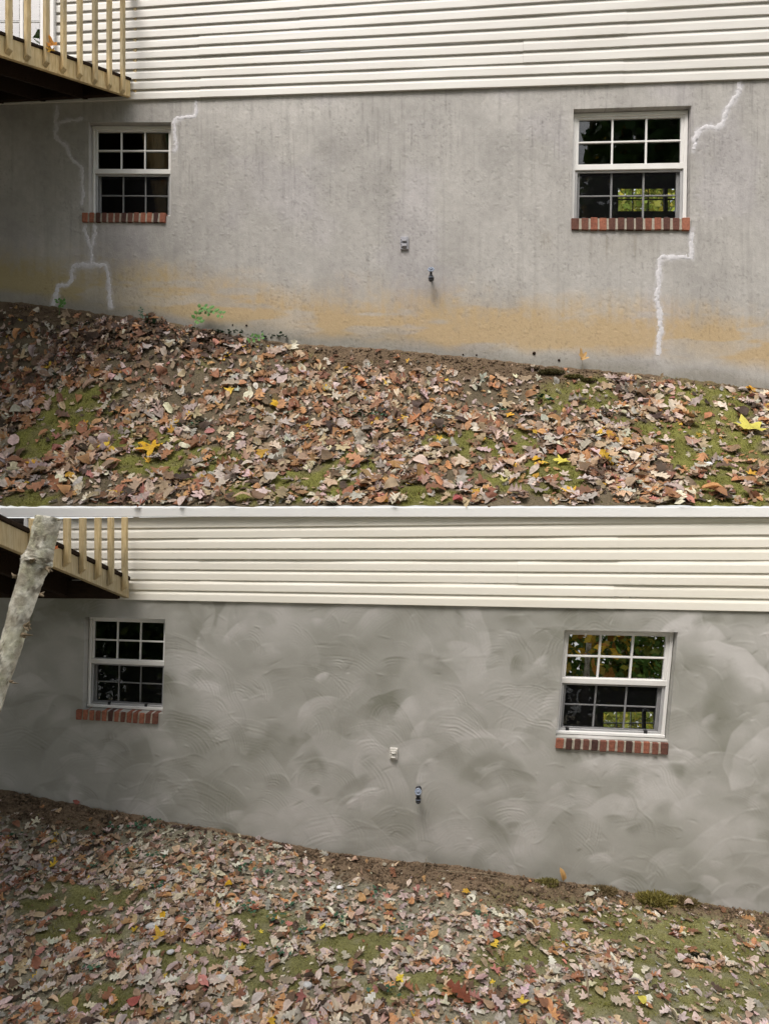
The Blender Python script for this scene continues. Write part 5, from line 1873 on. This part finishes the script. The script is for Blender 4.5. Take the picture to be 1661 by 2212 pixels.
# ------------------------------------------------------------------ trees before the houses (seen mirrored in the panes) and the hedges behind
def crown_mesh(name, c, rx, ry, rz, n, s, cols, sd, parent, holes=0.42):
    rg = np.random.default_rng(sd)
    d = rg.normal(0, 1, (n * 2, 3)); d /= np.linalg.norm(d, axis=1)[:, None]
    r = rg.random(n * 2) ** 0.45
    q = d * r[:, None]
    keep = N3.fbm(q[:, 0] * 2.6 + sd, q[:, 2] * 2.6 + q[:, 1] * 1.7, 3) > holes
    q = q[keep][:n]; n = len(q)
    P = np.array(c) + q * np.array([rx, ry, rz])
    t = rg.normal(0, 1, (n, 3)); t /= np.linalg.norm(t, axis=1)[:, None]
    u = rg.normal(0, 1, (n, 3)); u -= t * (u * t).sum(1)[:, None]; u /= np.linalg.norm(u, axis=1)[:, None]
    ss = s * rg.uniform(0.6, 1.3, (n, 1))
    V = np.stack([P - t * ss * .5, P + u * ss * .32, P + t * ss * .55, P - u * ss * .32], 1).reshape(-1, 3)
    cc = np.array(cols)[rg.integers(0, len(cols), n)] * rg.uniform(0.6, 1.3, (n, 1))
    me = mesh_np(name, V, np.arange(4 * n).reshape(-1, 4), np.repeat(cc, 4, 0))
    return link(name, me, M['leaf'], parent)


GRN = [(0.05, 0.11, 0.025), (0.08, 0.15, 0.03), (0.035, 0.08, 0.02)]
GRB = [(0.12, 0.24, 0.05), (0.18, 0.30, 0.06), (0.08, 0.17, 0.035), (0.36, 0.33, 0.05)]
YEL = [(0.55, 0.36, 0.03), (0.45, 0.34, 0.05), (0.40, 0.20, 0.04), (0.12, 0.17, 0.03)]


def tree(x, y, h, rx, rz, n, cols, sd, lab, tr_=0.12, leaf=0.2, holes=0.42):
    z0 = float(z_lower(x, y)) - 0.1
    root = empty('tree', (x, y, z0), lab, 'tree')
    m = MB()
    m.tube([(x, y, z0), (x + .1, y, z0 + h * .4), (x - .05, y + .1, z0 + h * .8), (x, y, z0 + h)], [tr_ * 1.3, tr_, tr_ * .6, tr_ * .2], 10)
    for k in range(6):
        a = k * 1.1 + sd; zz = z0 + h * (0.4 + 0.08 * k)
        m.tube([(x, y, zz), (x + math.cos(a) * rx * .4, y + math.sin(a) * rx * .4, zz + h * .08), (x + math.cos(a) * rx * .8, y + math.sin(a) * rx * .8, zz + h * .12)], [tr_ * .5, tr_ * .3, tr_ * .1], 6)
    m.build('trunk', M['bark'], root, True)
    crown_mesh('crown', (x, y, z0 + h * 0.62), rx, rx, rz, n, leaf, cols, sd, root, holes)
    adopt(root)


tree(2.3, -2.4, 4.6, 1.15, 1.9, 1000, YEL[:3] + YEL[:2], 73, 'young yellow-leaved tree mirrored large in the right windows', 0.05, 0.17)
tree(4.4, -4.2, 10.5, 2.4, 4.8, 6500, GRB, 71, 'green leafy tree mirrored at the right of the right windows', 0.12, 0.26)
tree(1.4, -6.0, 14.0, 3.0, 6.6, 6500, GRB + YEL, 72, 'tall mixed green and yellow tree mirrored in the right windows', 0.15, 0.30)
tree(-3.2, -5.0, 14.0, 3.0, 6.4, 11000, GRN, 74, 'dark green tree mirrored in the left windows', 0.14, 0.32, 0.2)
tree(7.6, -6.5, 21.0, 4.2, 9.5, 14000, GRN, 75, 'very tall green tree at the right of the row before the houses', 0.22, 0.44, 0.25)
tree(-8.0, -6.0, 21.0, 4.2, 9.5, 14000, GRN, 76, 'very tall green tree at the left of the row before the houses', 0.22, 0.44, 0.25)
tree(4.2, -9.5, 22.0, 4.0, 9.5, 9000, GRN + YEL, 78, 'tall tree with scattered yellow leaves in the second row', 0.2, 0.42)
tree(12.5, -8.0, 18.0, 4.0, 8.0, 8000, GRN + YEL, 77, 'mixed green tree beyond the right end of the row', 0.18, 0.40)
for (x, y, r, sd, lab) in ((-5.0, -3.2, 1.3, 91, 'low green bush mirrored in the lower left window'), (-2.4, -3.0, 1.2, 92, 'bush with pale green leaves mirrored under the left windows'),
                           (0.6, -3.4, 1.3, 93, 'rounded green bush before the young yellow tree'), (3.4, -3.4, 1.4, 94, 'green bush beside the young yellow tree'), (6.2, -3.6, 1.5, 95, 'wide green bush at the right of the bush row'), (-7.4, -3.6, 1.9, 96, 'large green bush near the left end of the bush row'), (-9.8, -4.6, 2.4, 97, 'largest bush at the far left of the bush row')):
    z0 = float(z_lower(x, y))
    root = empty('bush', (x, y, z0), lab, 'bush')
    crown_mesh('foliage', (x, y, z0 + r * 0.9), r * 1.3, r * 0.8, r * 1.1, 4200, 0.17, (GRB if x > 0 else GRN) + [(0.2, 0.24, 0.05)], sd, root, 0.12)
    adopt(root)
HC = [(0.38, 0.45, 0.08), (0.50, 0.52, 0.12), (0.26, 0.36, 0.06), (0.70, 0.62, 0.10)]
root = empty('tree', (6.1, 15.0, 0), 'sunlit yellow green tree seen through the upper right window', 'tree')
m = MB(); m.tube([(6.1, 15.2, 0), (6.2, 15.2, 5), (6.1, 15.2, CZ + 7.5)], [0.2, 0.15, 0.05], 10); m.build('trunk', M['bark'], root, True)
crown_mesh('crown', (6.1, 15.0, CZ + 7.3), 2.6, 1.2, 2.0, 6000, 0.17, HC, 81, root, 0.2)
adopt(root)
root = empty('hedge', (5.2, 14.0, -3.6), 'bright yellow green hedge seen through the lower right window', 'hedge')
crown_mesh('foliage', (5.2, 14.0, CZ - 4.5), 2.8, 0.8, 1.6, 7000, 0.14, HC, 82, root, 0.15)
adopt(root)


# crumbs of soil on the bare strips
def crumbs(name, zf, T, dirt, D, ub, n, sd, lab, C):
    rg = np.random.default_rng(sd)
    u = rg.uniform(-20, 1680, n * 3); x = (u - CX) / F * D; w = D - rg.random(n * 3) ** 1.6 * 0.75; y = w - K * x
    z = zf(x, y); uv = proj(np.stack([x, y, z], -1))
    k = (rg.random(n * 3) < dirt(uv[:, 0], uv[:, 1]) * 0.9 + 0.03) & (w < D - 0.015)
    x, y, z = x[k][:n], y[k][:n], z[k][:n]; n = len(x)
    r = rg.lognormal(-5.2, 0.55, n).clip(0.002, 0.022)
    oc = np.array([(1, 0, 0), (0, 1, 0), (-1, 0, 0), (0, -1, 0), (0, 0, 1), (0, 0, -1)], float)
    q = oc[None] * rg.uniform(0.5, 1.2, (n, 6, 1)) + rg.normal(0, 0.2, (n, 6, 3))
    V = np.stack([x, y, z + r * 0.3], -1)[:, None] + q * r[:, None, None]
    Fc = np.array([(0, 1, 4), (1, 2, 4), (2, 3, 4), (3, 0, 4), (1, 0, 5), (2, 1, 5), (3, 2, 5), (0, 3, 5)])
    Fs = (Fc[None] + (np.arange(n) * 6)[:, None, None]).reshape(-1, 3)
    c = np.repeat(np.array(C) * rg.uniform(0.45, 1.35, (n, 1)), 6, 0)
    tag(link(name, mesh_np(name, V.reshape(-1, 3), Fs, c), M['leaf']), lab, None, None, 'stuff')


crumbs('soil_crumbs', z_upper, GU, dirt_mask_u, DU, None, 7000, 51, 'loose brown soil crumbs along the foot of the stained wall', (0.185, 0.13, 0.085))
crumbs('soil_crumbs', z_lower, GL, dirt_mask_l, DL, None, 7000, 52, 'loose brown soil crumbs along the foot of the plaster wall', (0.21, 0.15, 0.10))

for r in deferred:
    adopt(r)
